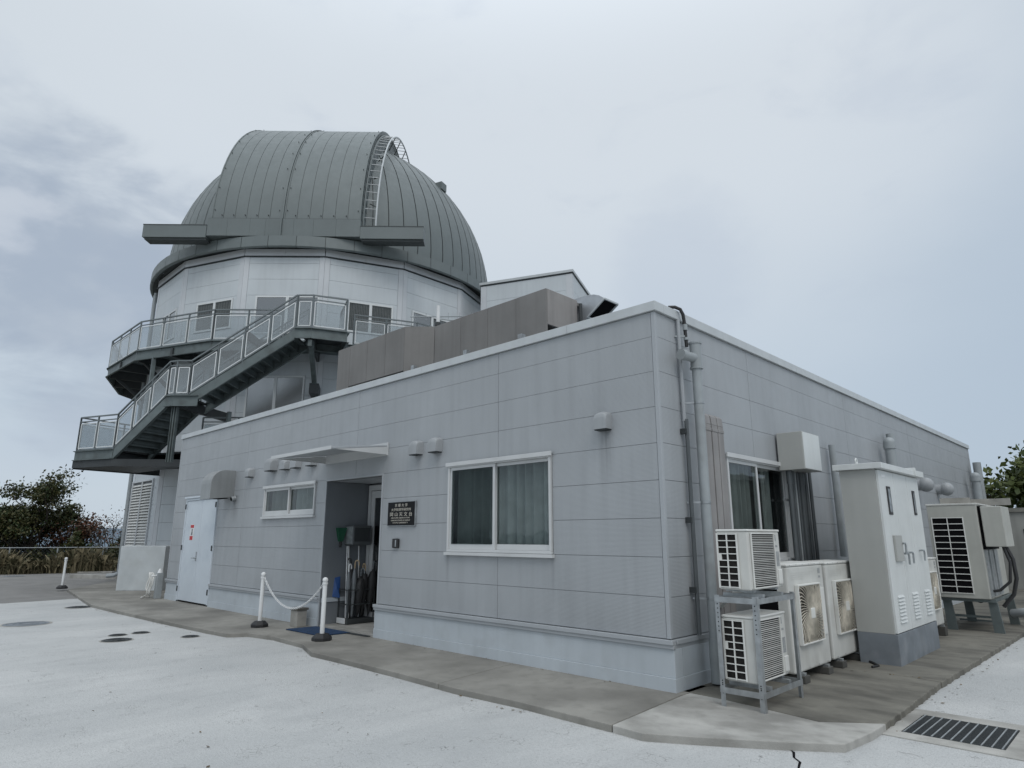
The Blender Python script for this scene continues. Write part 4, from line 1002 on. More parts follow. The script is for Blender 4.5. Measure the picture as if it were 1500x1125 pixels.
MB().cyl((X1-.16, Y0+.10, .5), (X1-.16, Y0+.25, .5), .05, .05, 10).build('drain_stub', M_steeld, bg)
MB().tube([(X1+.27, Y0+.3, 1.345), (X1+.34, Y0+.28, 1.15), (X1+.35, Y0+.25, .85), (X1+.28, Y0+.25, .60), (X1+.12, Y0+.25, .40)], .03, 8).build('cable', M_black, bg, smooth=True)
MB().tube([(X1+.25, Y0+.2, 1.345), (X1+.31, Y0+.18, 1.1), (X1+.27, Y0+.18, .80), (X1+.12, Y0+.18, .66), (X1+.03, Y0+.18, .64)], .022, 8).build('cable', M_black, bg, smooth=True)

# wall and cabinets at the far right
rw = thing('retaining_wall', 'grey concrete retaining wall behind the far right equipment', 'wall', (3.5, 18.6, 0))
Box('wall_body', mat('retaining_concrete', (.30, .30, .28), .85, var=.12, vscale=1, streak=.3), rw, -.5, 14, 18.5, 18.8, -.1, 2.22)
Box('wall_cap', mat('retaining_cap', (.19, .185, .165), .85, var=.2, vscale=3), rw, -.5, 14, 18.44, 18.86, 2.2205, 2.34)
Box('wall_opening', M_dark, rw, .75, 1.0, 18.485, 18.4995, 1.55, 1.72)
for i, (y, lab) in enumerate(((9.6, 'pale ribbed metal cabinet partly cut by the right edge of the picture'), (12.6, 'pale ribbed metal cabinet standing behind the first one far right'))):
    t = thing('ribbed_cabinet', lab, 'cabinet', (2.4, y, 0), 'ribbed metal cabinets at the right edge')
    Box('case', M_cabf, t, 1.86, 3.1, y, y+1.6, .22, 1.62, bevel=.006)
    b = MB()
    for k in range(7): b.box(1.90+k*.17, 1.99+k*.17, y-.02, y-.0005, .26, 1.45)
    b.builds('ribs', M_ivory2, t)
    b = MB()
    for k in range(7): b.box(2.0+k*.17, 2.03+k*.17, y-.012, y-.0008, .30, 1.2)
    b.builds('slots', M_steeld, t)
    b = MB().box(1.9, 2.0, y, y+.1, 0, .2195).box(2.9, 3.0, y, y+.1, 0, .2195); b.builds('leg', M_steel, t)
pr = thing('floor_pipe', 'thick grey insulated pipe lying low behind the large condenser', 'pipe', (2, 8.8, .2))
MB().tube([(1.6, 8.6, .2), (1.8, 8.5, .24), (2.6, 8.55, .24), (3.4, 8.8, .24)], .07, 10).build('pipe', M_pipe, pr, smooth=True)
Box('support', M_conc, pr, 1.95, 2.15, 8.42, 8.66, 0, .165)

# ------------------------------------------------------------------ roof equipment: screen and duct hood
sn = thing('equipment_screen', 'weathered brown panelled screen standing on the flat roof', 'screen', (-6.5, 2.5, 3.9))
xs = [-10.30, -9.75, -9.0, -8.27, -7.55]
for i in range(4):
    z0 = 5.02 if i else 4.9
    MB().box(xs[i]+.004, xs[i+1]-.004, 2.05, 2.09, z0, 6.02).build('screen_panel', M_screen, sn, bevel=.003)
MB().prism([(-7.546, 2.05, 4.55), (-7.07, 2.50, 4.55), (-7.10, 2.53, 4.55), (-7.576, 2.08, 4.55)], (0, 0, 1.47)).builds('screen_panel', M_screen, sn)
xs = [-7.062, -6.2, -5.38, -4.58, -3.80]
for i in range(4): MB().box(xs[i]+.003, xs[i+1]-.003, 2.5, 2.54, 4.6, 6.02).build('screen_panel', M_screen, sn, bevel=.003)
MB().box(-3.84, -3.80, 2.5405, 3.42, 5.33, 6.02).build('screen_panel', mat('screen_end_lit', (.29, .275, .265), .8, var=.1, vscale=2, streak=.3), sn, bevel=.003)  # end face in a lighter copy of the screen, its light put into the colour
Box('top_cover', M_screen, sn, -10.25, -3.845, 2.56, 4.29, 5.94, 6.005)
MB().box(-10.3, -10.26, 2.1, 4.3, 4.9, 6.0).box(-10.3, -3.85, 4.3, 4.34, 4.9, 6.0).build('rear_panel', M_screen, sn)
for x in (-9.95, -8.55, -7.3, -5.6, -4.1): MB().box(x-.05, x+.05, 2.10, 2.2, 3.9, 5.1).build('post', M_galv, sn)
MB().box(-10.2, -7.6, 2.3, 2.6, 4.4, 5.0).build('fan_box', mat('fan_box_dark', (.075, .07, .062), .8, var=.2), sn)
du = thing('duct_hood', 'silver round duct with a slanted dark mouth on the roof', 'duct', (-4.0, 4.0, 5.9))
yd = 3.6; M_spd = mat('spiral_duct', (.42, .44, .46), .35, metal=.4, var=.1, vscale=8)
prof = [(-4.6, 5.4), (-4.6, 6.15), (-3.86, 6.15), (-3.66, 6.145), (-3.52, 6.12), (-3.40, 6.07), (-3.28, 5.98), (-3.70, 5.70), (-3.82, 5.55), (-3.86, 5.4)]
MB().prism([(x, yd, z) for x, z in prof], (0, .445, 0)).build('duct', M_spd, du, smooth=True)
pa, pb_ = Vector((-3.28, yd, 5.98)), Vector((-3.70, yd, 5.70)); nrm = Vector((.28, 0, -.42)).normalized()
MB().prism([pa+nrm*.003+Vector((0, .02, 0)), pb_+nrm*.003+Vector((0, .02, 0)), pb_+nrm*.003+Vector((0, .425, 0)), pa+nrm*.003+Vector((0, .425, 0))], nrm*.004).build('duct_throat', M_dark, du)
dy_ = Vector((0, .445, 0)); b = MB()
for p, q in ((pa, pb_), (pb_, pb_+dy_), (pb_+dy_, pa+dy_), (pa+dy_, pa)): b.bar(p+nrm*.012, q+nrm*.012, .03, .03)
b.build('rim', M_cope, du)
MB().cyl((-3.72, 3.42, 4.0), (-3.72, 3.42, 5.93), .035, .035, 10).build('vent_pipe', M_steeld, label='thin dark vertical pipe at the right end of the roof screen', cat='pipe', smooth=True)

# ------------------------------------------------------------------ tower
CX, CY = -22.205, 8.739
def PV(ang, R, z=0): a = radians(ang); return Vector((CX+R*cos(a), CY+R*sin(a), z))
NA = 16; RT = 7.3
VA = [-101.25-22.5+22.5*k for k in range(NA)]       # vertex angles
tw = thing('observatory_tower', 'sixteen sided pale grey observatory tower below the dome', 'tower', (CX, CY, 0))
core = MB(); cp = [PV(a, RT-.035) for a in VA]
core.prism([(p.x, p.y, -.1) for p in cp], (0, 0, 11.35)); core.build('tower_core', M_joint, tw)
def face_frame(a0, R, z=0):
    p0, p1 = PV(a0, R, z), PV(a0+22.5, R, z); u = (p1-p0).normalized(); v = Vector((u.y, -u.x, 0))  # v points outward
    return frameM(p0, u, -v), (p1-p0).length                                                    # local y points inward
ZT = [10.97-.6*k for k in range(19)]
wins = {-78.75: [(.82, 2.50, 8.60, 9.70, 'b')], -56.25: [(.52, 2.75, 8.35, 9.74, 'g'), (.48, 2.45, 4.95, 6.85, 'm')],
        -33.75: [(.88, 2.51, 8.55, 9.70, 'b')], -11.25: [(.45, 2.35, 8.60, 9.72, 'g')], -101.25: [(1.0, 2.5, 8.6, 9.74, 'g'), (.05, 2.33, .55, 3.50, 'l')]}
for k in range(NA):
    a0 = VA[k]; Mf, Ln = face_frame(a0, RT)
    near = (-124 <= a0 <= 12)
    if not near:
        b = MB(); b.M = Mf; b.box(.0, Ln, 0, .034, 0, 11.2); b.build('wall_panel', M_tower, tw); continue
    hs_ = [(w_[0]-.01, w_[1]+.01, w_[2]-.01, w_[3]+.01) for w_ in wins.get(a0, [])]
    lv = [11.2]+ZT+[0]
    lv = [z for z in lv if z >= 0]
    for i in range(len(lv)-1):
        if lv[i]-lv[i+1] < .02: continue
        rs = rect_minus((.19, Ln-.19, lv[i+1]+.004, lv[i]-.004), hs_)
        if not rs: continue
        b = MB(); b.M = Mf
        for q in rs: b.box(q[0], q[1], 0, .034, q[2], q[3])
        (b.builds if len(rs) == 2 and all(q[3]-q[2] > lv[i]-lv[i+1]-.02 for q in rs) else b.build)('wall_panel', M_tower, tw)
    b = MB(); b.M = Mf
    hsr = [h for h in hs_ if h[0] < .19]
    for q in rect_minus((.004, .183, 0, 11.2), hsr): b.box(q[0], q[1], -.006, .034, q[2], q[3])
    b.box(Ln-.183, Ln-.004, -.006, .034, 0, 11.2)
    b.builds('corner_strip', M_ttrim, tw)
    b = MB(); b.M = Mf; b.box(-.01, Ln+.01, -.05, .03, 11.205, 11.24); b.build('drip_edge', M_steeld, tw)
    b = MB(); b.M = Mf
    for x0, x1 in ((.01, Ln/2-.004), (Ln/2+.004, Ln-.01)): b.box(x0, x1, -.035, .03, 11.2405, 11.50)
    b.builds('fascia', M_ttrim, tw)
    for (x0, x1, z0, z1, kind) in wins.get(a0, []):
        Mw = Mf @ Matrix.Translation((x0, 0, z0)); w_, h_ = x1-x0, z1-z0
        if kind == 'l':
            f = MB(); f.M = Mw; f.box(0, w_, -.05, .03, h_-.06, h_).box(0, .07, -.05, .03, 0, h_-.0605).box(w_-.07, w_, -.05, .03, 0, h_-.0605).box(w_/2-.03, w_/2+.03, -.052, -.02, 0, h_-.0605)
            o = f.build('louvre_frame', M_ttrim, tw)
            for j in range(int((h_-.08)/.1)):
                s = MB(); s.M = Mw; z = .03+j*.1
                s.prism([(.075, -.045, z), (.075, -.040, z), (.075, .02, z+.075), (.075, .015, z+.08)], (w_-.15, 0, 0)); s.build('slat', M_ivory2, o)
            continue
        f = MB(); f.M = Mw; t = .06
        f.box(0, w_, -.03, .03, 0, t).box(0, w_, -.03, .03, h_-t, h_).box(0, t, -.03, .03, t+.001, h_-t-.001).box(w_-t, w_, -.03, .03, t+.001, h_-t-.001).box(w_/2-.05, w_/2+.05, -.032, .02, t+.001, h_-t-.001)
        o = f.build('window', M_gframe, tw)
        if kind == 'b':
            g = MB(); g.M = Mw; n_ = 26
            for j in range(n_):
                x = t+(w_-2*t)*j/n_; g.box(x+.004, x+(w_-2*t)/n_-.012, .012+.008*(j % 2), .02+.008*(j % 2), t, h_-t)
            g.build('blind', M_curtb, o)
            g = MB(); g.M = Mw; g.box(t, w_-t, .029, .033, t, h_-t); g.build('room', M_dark, o)
        else:
            g = MB(); g.M = Mw; g.box(t, w_-t, .02, .03, t, h_-t); g.build('room', M_dark if kind == 'm' else M_room, o)
        g = MB(); g.M = Mw
        for (a, b_) in ((t, w_/2-.05), (w_/2+.05, w_-t)): g.box(a, b_, -.006, .0, t, h_-t)
        g.build('pane', M_glass if kind == 'b' else (M_glassm if kind == 'm' else M_glassd), o)
# top deck and drain pipes
MB().prism([PV(a, RT+.02, 11.50) for a in VA], (0, 0, .05)).build('tower_top', M_steeld, tw)
for a, r_ in ((-106.5, .075), (-103.6, .05)):
    p_ = PV(a, RT+.07); MB().cyl((p_.x, p_.y, .25), (p_.x, p_.y, 11.1), r_, r_, 10).tube([(p_.x, p_.y, .3), (p_.x, p_.y, .2), (p_.x-.1, p_.y-.12, .12), (p_.x-.3, p_.y-.3, .09)], r_, 8).build('drainpipe', M_pipe, tw, smooth=True)
# small fixtures: box and pipe on the lower wall, near the building corner
p_ = PV(-72, RT+.05); 

# ------------------------------------------------------------------ dome
ZC = 12.27; RD = 7.06; RS = 7.6
dm_ = thing('observatory_dome', 'grey green metal observatory dome with closed slit shutters', 'dome', (CX, CY, ZC))
def sph(az, el, R=RD): return Vector((CX+R*cos(el)*cos(az), CY+R*cos(el)*sin(az), ZC+R*sin(el)))
NG = 72; gm = None
rows = []; gw = radians(360/NG)
for j in range(19):
    el = radians(-3.2+(89.2)*j/18)
    g = .0022
    rows.append([Vector(((RD)*cos(el)*cos(a), RD*cos(el)*sin(a), RD*sin(el))) for a in (-gw/2+g, -gw/4, 0, gw/4, gw/2-g)])
b = MB(); b.grid([r[::-1] for r in rows])
# standing seam along one edge
L0 = [r[0] for r in rows]; seam_in = [v*1.0 for v in L0]; 
for j in range(18):
    v0, v1 = L0[j], L0[j+1]; t0, t1 = v0*1.0012, v1*1.0012; sidev = Vector((sin(gw/2), cos(gw/2), 0))*.006
    b.add([v0, v1, t1, t0, v0+sidev, v1+sidev, t1+sidev, t0+sidev], [(0, 1, 2, 3), (7, 6, 5, 4), (3, 2, 6, 7)])
first = None
for k in range(NG):
    if first is None:
        o = b.build('dome_gore', M_dome, None, smooth=True); first = o.data
    else: o = bpy.data.objects.new('dome_gore', first); COL.objects.link(o)
    o.parent = dm_; o.matrix_basis = Matrix.Rotation(gw*k+.03, 4, 'Z')
b = MB(); rr2 = []
for j in range(12):
    el = radians(-3+92*j/11); rr2.append([sph(2*pi*k/64, el, RD-.03) for k in range(65)])
b.grid([r[::-1] for r in rr2]).build('dome_liner', M_domed, dm_, smooth=True)
# skirt ring
NK = 48; gw2 = 2*pi/NK
def skirt_mesh():
    b = MB(); g = .0012; prof = [(RD-.04, 11.90-ZC), (RS-.10, 11.87-ZC), (RS, 11.84-ZC), (RS+.01, 11.45-ZC), (RS-.03, 11.41-ZC), (RS-.10, 11.42-ZC)]
    rows = [[Vector((r*cos(a), r*sin(a), z)) for a in (-gw2/2+g, 0, gw2/2-g)] for r, z in prof]
    return b.grid(rows)
first = None
for k in range(NK):
    if first is None: o = skirt_mesh().build('skirt_panel', M_dome, None, smooth=True); first = o.data
    else: o = bpy.data.objects.new('skirt_panel', first); COL.objects.link(o)
    o.parent = dm_; o.matrix_basis = Matrix.Rotation(gw2*k, 4, 'Z')
b = MB(); b.grid([[PVv for PVv in [PV(360*k/96, r, z) for k in range(97)]] for r, z in ((RS-.02, 11.83), (RS-.02, 11.46), (RT+.06, 11.53))]); b.build('skirt_liner', M_domed, dm_)
b = MB(); b.grid([[PV(360*k/96, r, z) for k in range(97)] for r, z in ((RD+.05, 11.56), (RT+.02, 11.56))]); b.build('ring_track', M_domed, dm_)
# shutter frame: t along the rails, n towards the front
th = radians(45.4); T = Vector((cos(th), sin(th), 0)); Nn = Vector((sin(th), -cos(th), 0)); CC = Vector((CX, CY, ZC))
def shp(s, phi, R): return CC+T*s+Nn*(R*cos(phi))+Vector((0, 0, R*sin(phi)))
RA = 7.35; ph0 = math.asin(.30/RA); ph1 = radians(118)
def arc_strip(s0, s1, R, a0, a1, n=30, thick=.05):
    b = MB(); b.grid([[shp(s0, a0+(a1-a0)*k/n, R) for k in range(n+1)], [shp(s1, a0+(a1-a0)*k/n, R) for k in range(n+1)]])
    b.grid([[shp(s0, a0+(a1-a0)*k/n, R) for k in range(n+1)], [shp(s0, a0+(a1-a0)*k/n, R-thick) for k in range(n+1)]])
    b.grid([[shp(s1, a0+(a1-a0)*k/n, R-thick) for k in range(n+1)], [shp(s1, a0+(a1-a0)*k/n, R) for k in range(n+1)]])
    return b
for half, (sa, sb) in enumerate(((-2.72, -.24), (-.14, 2.58))):
    sh_ = MB(); sh_.v = []; core_ = arc_strip(sa+.02, sb-.02, RA-.012, ph0, ph1, 30, .2).build('shutter', M_domed, dm_, smooth=True)
    for i in range(6):
        a, c_ = sa+(sb-sa)*i/6, sa+(sb-sa)*(i+1)/6
        for (p0, p1) in ((ph0, radians(80)), (radians(80.15), ph1)):
            arc_strip(a+.008, c_-.008, RA, p0, p1, 24, .03).build('shutter_panel', M_dome, core_, smooth=True)
    bb = MB()
    for s_ in (sa+.09, sb-.09):
        for k in range(11):
            p = shp(s_, ph0+.05+k*.135, RA); q = shp(s_, ph0+.05+k*.135, RA+.05); bb.cyl(p, q, .016, .012, 6)
    for k in range(1, 6):
        s_ = sa+(sb-sa)*k/6-.05; bb.cyl(shp(s_, ph0+.022, RA), shp(s_, ph0+.022, RA+.05), .018, .014, 6)
    bb.builds('bolt', M_domed, core_)
    # end trim ribs
    arc_strip(sa-.012, sa+.03, RA+.02, ph0, ph1, 30, .08).build('edge_trim', M_dome, core_, smooth=True)
    arc_strip(sb-.03, sb+.012, RA+.02, ph0, ph1, 30, .08).build('edge_trim', M_dome, core_, smooth=True)
arc_strip(-.215, -.165, RA+.05, radians(-1.5), ph1, 30, .1).build('centre_seam', M_dome, dm_, smooth=True)
arc_strip(-.232, -.148, RA+.0, ph0, ph1, 30, .1).build('centre_gap', M_domed, dm_, smooth=True)
# side cheeks between shutter and sphere
for s_ in (-2.74, 2.60):
    b = MB(); n = 40
    for k in range(n):
        a, c_ = ph0-.04+(ph1-ph0)*k/n, ph0-.04+(ph1-ph0)*(k+.86)/n
        b.add([shp(s_, a, 6.3), shp(s_, c_, 6.3), shp(s_, c_, RA-.02), shp(s_, a, RA-.02)], [(0, 1, 2, 3)])
    b.grid([[shp(s_*.995, ph0+(ph1-ph0)*k/n, 6.3) for k in range(n+1)], [shp(s_*.995, ph0+(ph1-ph0)*k/n, RA-.03) for k in range(n+1)]])
    b.build('shutter_cheek', M_dome, dm_)
b = MB(); b.grid([[shp(-2.72, ph1, RA), shp(2.58, ph1, RA)], [shp(-2.72, ph1, 6.2), shp(2.58, ph1, 6.2)]]); b.build('shutter_end', M_dome, dm_)
# front rail beams
def nb_box(s0, s1, n0, n1, z0, z1):
    b = MB(); P = [CC+T*s0+Nn*n0, CC+T*s1+Nn*n0, CC+T*s1+Nn*n1, CC+T*s0+Nn*n1]
    return b.prism([(p.x, p.y, ZC+z0) for p in P], (0, 0, z1-z0))
for i, (a, c_) in enumerate(((-2.80, -2.10), (-2.095, -1.30), (-1.295, -.75), (-.745, -.22), (-.155, .25), (.255, .95), (.955, 1.75), (1.755, 2.62))):
    nb_box(a, c_, 7.0, 7.44, -.38, .29).build('front_beam', M_dome, dm_)
nb_box(-2.78, 2.6, 6.9, 7.42, .2905, .31).build('beam_cap', M_domed, dm_)
nb_box(-.218, -.162, 7.0, 7.50, -.39, .30).build('beam_joint', M_dome, dm_)
for (a, c_) in ((-5.03, -2.81), (2.63, 4.88)):
    o = nb_box(a, c_, 6.95, 7.46, -.46, .0).build('shutter_rail', M_dome, dm_)
    nb_box(a+.06, c_, 6.99, 7.40, -.53, -.4605).build('rail_track', M_domed, o)
    nb_box(a-.01, c_, 6.94, 7.47, .0005, .03).builds('rail_cap', M_domed, o)
# rear rails
for (a, c_) in ((-5.03, -2.81), (2.63, 4.88)): nb_box(a, c_, -7.46, -6.95, -.46, .0).build('shutter_rail', M_dome, dm_)
# arch ladder beside the slit
for (s_, R_, r_, m_) in ((3.10, 7.15, .032, M_cope), (2.66, 7.2, .03, M_dome)):
    MB().tube([shp(s_, radians(-1+128*k/48), R_) for k in range(49)], r_, 6).build('ladder_rail', m_, dm_, smooth=True)
for k in range(40):
    a = radians(4+3.05*k); MB().bar(shp(2.66, a, 7.18), shp(3.10, a, 7.13), .022, .022).build('rung', M_galv, dm_)
for k in range(9):
    a = radians(8+12*k); MB().bar(shp(3.08, a, 7.1), shp(2.7, a+.08, 6.6), .03, .03).build('brace', M_domed, dm_)
# hoops on the crown, small box at the right of the dome
for s_ in (-2.2, -.6, .2, 2.3):
    MB().tube([shp(s_, radians(84)+.0, RA)]+[shp(s_+.35*k/6, radians(84), RA+.12*sin(pi*k/6)) for k in range(1, 6)]+[shp(s_+.35, radians(84), RA)], .014, 5).build('lifting_hoop', M_cope, dm_, smooth=True)
p_ = sph(radians(18), radians(38), RD)
b = MB(); b.M = Matrix.Translation(p_) @ Matrix.Rotation(radians(18), 4, 'Z'); b.box(-.18, .18, -.2, .2, -.15, .20); b.build('roof_box', M_dome, dm_)

# ------------------------------------------------------------------ railings, balconies, staircase
def lerp(a, b, t): return Vector(a)*(1-t)+Vector(b)*t
def railing(pts, parent, div=None, h=1.05, glass_lo=.07, glass_hi=.84, panels=True, frames=True):
    """pts: floor points along the outer edge. Posts at each; infill between."""
    P = [Vector(p) for p in pts]; up_ = Vector((0, 0, 1))
    for p in P: MB().bar(p-up_*.12, p+up_*h, .04, .04, (1, .3, 0)).build('post', M_rail, parent)
    b = MB()
    for i in range(len(P)-1):
        b.bar(P[i]+up_*h, P[i+1]+up_*h, .045, .04); b.bar(P[i]+up_*(h-.14), P[i+1]+up_*(h-.14), .03, .03)
        b.bar(P[i]+up_*.02, P[i+1]+up_*.02, .035, .035)
    b.builds('hand_rail', M_rail, parent)
    if not panels: return
    for i in range(len(P)-1):
        d = P[i+1]-P[i]; L = Vector((d.x, d.y, 0)).length; m_ = .055/L; a, c_ = P[i]+d*m_, P[i+1]-d*m_
        q = [a+up_*glass_lo, c_+up_*glass_lo, c_+up_*glass_hi, a+up_*glass_hi]
        nrm = d.cross(up_).normalized()*.006
        o = MB().prism(q, nrm).build('infill_panel', M_frost, parent)
        if frames:
            f = MB()
            for k in range(4): f.bar(q[k]+nrm*.5, q[(k+1) % 4]+nrm*.5, .024, .026, nrm)
            f.build('panel_frame', M_gframe, o)
def fascia(pts, depth, parent, name='edge_beam', thick=.08, m=M_steel, drop=0.):
    for i in range(len(pts)-1):
        a, c_ = Vector(pts[i]), Vector(pts[i+1]); d = (c_-a).normalized(); nrm = Vector((-d.y, d.x, 0)).normalized()
        z = Vector((0, 0, 1))
        b = MB(); b.prism([a-z*drop, c_-z*drop, c_-z*(depth+drop), a-z*(depth+drop)], nrm*.012)
        b.prism([a-z*drop, c_-z*drop, c_-z*(drop+.02), a-z*(drop+.02)], nrm*thick); b.prism([a-z*(depth+drop), c_-z*(depth+drop), c_-z*(drop+depth-.02), a-z*(drop+depth-.02)], nrm*thick)
        b.build(name, m, parent)
RB = 8.6
def ring_pts(R, z, a0, a1):
    return [PV(a, R, z) for a in np.arange(a0, a1+.01, 22.5)]
def sub(pts, n):
    o = []
    for i in range(len(pts)-1):
        for k in range(n): o.append(lerp(pts[i], pts[i+1], k/n))
    return o+[Vector(pts[-1])]
def floor_ring(R0, R1, z, a0, a1, parent, th_=.06, m=M_steel):
    A_ = ring_pts(R0, z, a0, a1); B_ = ring_pts(R1, z, a0, a1)
    for i in range(len(A_)-1): MB().prism([A_[i], A_[i+1], B_[i+1], B_[i]], (0, 0, -th_)).build('floor_plate', m, parent)
ub = thing('upper_balcony', 'upper steel balcony with translucent panels wrapping the tower', 'balcony', (CX, CY, 7.7))
floor_ring(RT+.0, RB, 7.70, -168.75, 11.25, ub)
fascia(ring_pts(RB, 7.70, -168.75, 11.25)[::-1], .34, ub, drop=.0)
allp = ring_pts(RB, 7.72, -168.75, 11.25)
left = sub([p for p in allp[:6]], 3)       # up to -56.25
railing(left, ub)
mid_ = sub([PV(-56.25, RB, 7.72), PV(-33.75, RB, 7.72)], 3)[:3]; railing(mid_, ub)
railing(sub([lerp(PV(-33.75, RB, 7.72), PV(-11.25, RB, 7.72), .36), PV(-11.25, RB, 7.72)], 2)+sub([PV(-11.25, RB, 7.72), PV(11.25, RB, 7.72)], 3)[1:], ub)
for a in np.arange(-157.5, 0.1, 11.25):
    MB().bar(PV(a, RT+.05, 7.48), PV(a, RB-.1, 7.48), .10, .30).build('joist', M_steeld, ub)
for a in (-123.75, -101.25, -78.75):
    MB().bar(PV(a, RT+.05, 6.6), PV(a, RB-.3, 7.35), .10, .10).build('strut', M_steeld, ub)

lb = thing('lower_balcony', 'lower steel balcony behind the stair at the roof level', 'balcony', (CX, CY, 4.1))
floor_ring(RT+.0, RB, 4.10, -56.25, -11.25, lb)
fascia(ring_pts(RB, 4.10, -56.25, -11.25)[::-1], .3, lb)
railing(sub(ring_pts(RB, 4.12, -56.25, -11.25), 3), lb)

st = thing('external_staircase', 'dark steel staircase with glazed rails climbing around the tower', 'staircase', (-18, 0, 4))
RO = 10.05; WD = 1.25
def fA(a_from, a_to, R=RO):
    p0, p1 = PV(a_from, R), PV(a_to, R); u = (p1-p0).normalized(); mid = (p0+p1)/2; n_ = (mid-Vector((CX, CY, 0))); n_.z = 0; n_.normalize(); return p0, u, n_
def pt(fr, u_, off, z): return fr[0]+fr[1]*u_-fr[2]*off+Vector((0, 0, z))
A_ = fA(-33.75, -56.25); B_ = fA(-56.25, -78.75); C_ = fA(-33.75, -11.25)
ZU, ZM, ZLo = 7.68, 5.58, 4.10
LA = (PV(-33.75, RO)-PV(-56.25, RO)).length
inn = RO-RB+.02
iA = PV(-33.75, RO-inn/cos(radians(11.25))); iM = PV(-56.25, RO-WD/cos(radians(11.25)))
# upper landing
ul = [pt(A_, .5, 0, ZU), pt(A_, 0, 0, ZU), pt(C_, 1.06, 0, ZU), pt(C_, 1.06, inn, ZU), Vector((iA.x, iA.y, ZU)), pt(A_, .5, inn, ZU)]
MB().prism(ul, (0, 0, -.06)).build('landing', M_steeld, st)
fascia([pt(C_, 1.06, 0, ZU), pt(C_, 0, 0, ZU), pt(A_, .5, 0, ZU)][::1], .33, st)
fascia([pt(C_, 1.06, inn, ZU), pt(C_, 1.06, 0, ZU)], .33, st)
railing([pt(C_, 1.03, inn-.1, ZU+.02), pt(C_, 1.03, .02, ZU+.02), pt(C_, 0, .02, ZU+.02), pt(A_, .48, .02, ZU+.02)], st)
# mid landing
ml = [pt(A_, 3.5, 0, ZM), pt(A_, LA, 0, ZM), pt(B_, .30, 0, ZM), pt(B_, .30, WD, ZM), Vector((iM.x, iM.y, ZM)), pt(A_, 3.5, WD, ZM)]
MB().prism(ml, (0, 0, -.06)).build('landing', M_steeld, st)
fascia([pt(A_, 3.2, 0, ZM), pt(A_, LA, 0, ZM), pt(B_, .30, 0, ZM)], .33, st)
railing([pt(A_, 3.5, .02, ZM+.02), pt(A_, LA, .02, ZM+.02), pt(B_, .30, .02, ZM+.02)], st)
# lower landing
ll = [pt(B_, 2.25, 0, ZLo), pt(B_, LA, 0, ZLo), PV(-78.75, RT+.02, ZLo), PV(-56.25, RT+.02, ZLo), Vector((iM.x, iM.y, ZLo)), pt(B_, 2.25, WD, ZLo)]
MB().prism(ll, (0, 0, -.06)).build('landing', M_steeld, st)
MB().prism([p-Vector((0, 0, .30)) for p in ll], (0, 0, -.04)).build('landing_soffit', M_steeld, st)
fascia([pt(B_, 2.25, 0, ZLo), pt(B_, LA, 0, ZLo)], .30, st)
fascia([pt(B_, LA, 0, ZLo), PV(-78.75, RT+.02, ZLo)], .55, st, m=M_steeld)
MB().prism([pt(B_, LA+.03, -.02, ZLo-.30), pt(B_, 2.3, -.02, ZLo-.30), pt(B_, .3, 1.0, ZLo-.30), pt(B_, LA+.03, 2.0, ZLo-.30)], (0, 0, -.22)).build('landing_box', M_steeld, st)
railing([pt(B_, 2.25, .02, ZLo+.02), pt(B_, 3.1, .02, ZLo+.02), pt(B_, LA-.02, .02, ZLo+.02)], st)
railing([pt(B_, LA-.02, .02, ZLo+.02), lerp(PV(-78.75, RO, ZLo), PV(-78.75, RT+.02, ZLo), .5), PV(-78.75, RT+.1, ZLo+.0)], st)
# flights
def flight(fr, u0, z0, u1, z1, nt):
    """from top (u0,z0) to bottom (u1,z1)"""
    run = (u1-u0)/nt; rise = (z0-z1)/nt
    for off in (0, WD-.02):
        a, c_ = pt(fr, u0-.02, off, z0), pt(fr, u1+.02, off, z1); dn = Vector((0, 0, -.34)); n_ = -fr[2]
        b = MB(); b.prism([a, c_, c_+dn, a+dn], n_*.012); b.prism([a, c_, c_-Vector((0, 0, .02)), a-Vector((0, 0, .02))], n_*(.08 if off == 0 else -.08)); b.prism([a+dn, c_+dn, c_+dn+Vector((0, 0, .02)), a+dn+Vector((0, 0, .02))], n_*(.08 if off == 0 else -.08))
        b.build('stringer', M_steel, st)
    for i in range(1, nt+1):
        z = z0-rise*i
        if i == nt: continue
        ua = u0+run*(i-1); b = MB(); b.prism([pt(fr, ua, .03, z), pt(fr, ua+run+.02, .03, z), pt(fr, ua+run+.02, WD-.03, z), pt(fr, ua, WD-.03, z)], (0, 0, -.03))
        b.prism([pt(fr, ua, .03, z-.0305), pt(fr, ua+.012, .03, z-.0305), pt(fr, ua+.012, WD-.03, z-.0305), pt(fr, ua, WD-.03, z-.0305)], (0, 0, -.05))
        b.prism([pt(fr, ua+run-.0, .03, z-.031), pt(fr, ua+run+.012, .03, z-.031), pt(fr, ua+run+.012, WD-.03, z-.031), pt(fr, ua+run, WD-.03, z-.031)], (0, 0, -rise))
        b.build('tread', M_steel, st)
flight(A_, .5, ZU, 3.5, ZM, 12)
flight(B_, .30, ZM, 2.25, ZLo, 8)
railing([pt(A_, .5+3.0*k/4, .02, ZU-2.1*k/4+.03) for k in range(5)], st)
railing([pt(B_, .30+1.95*k/3, .02, ZM-1.48*k/3+.03) for k in range(4)], st)
railing([pt(A_, .5+3.0*k/4, WD, ZU-2.1*k/4+.03) for k in range(5)], st, panels=False)
railing([pt(B_, .30+1.95*k/3, WD, ZM-1.48*k/3+.03) for k in range(4)], st, panels=False)
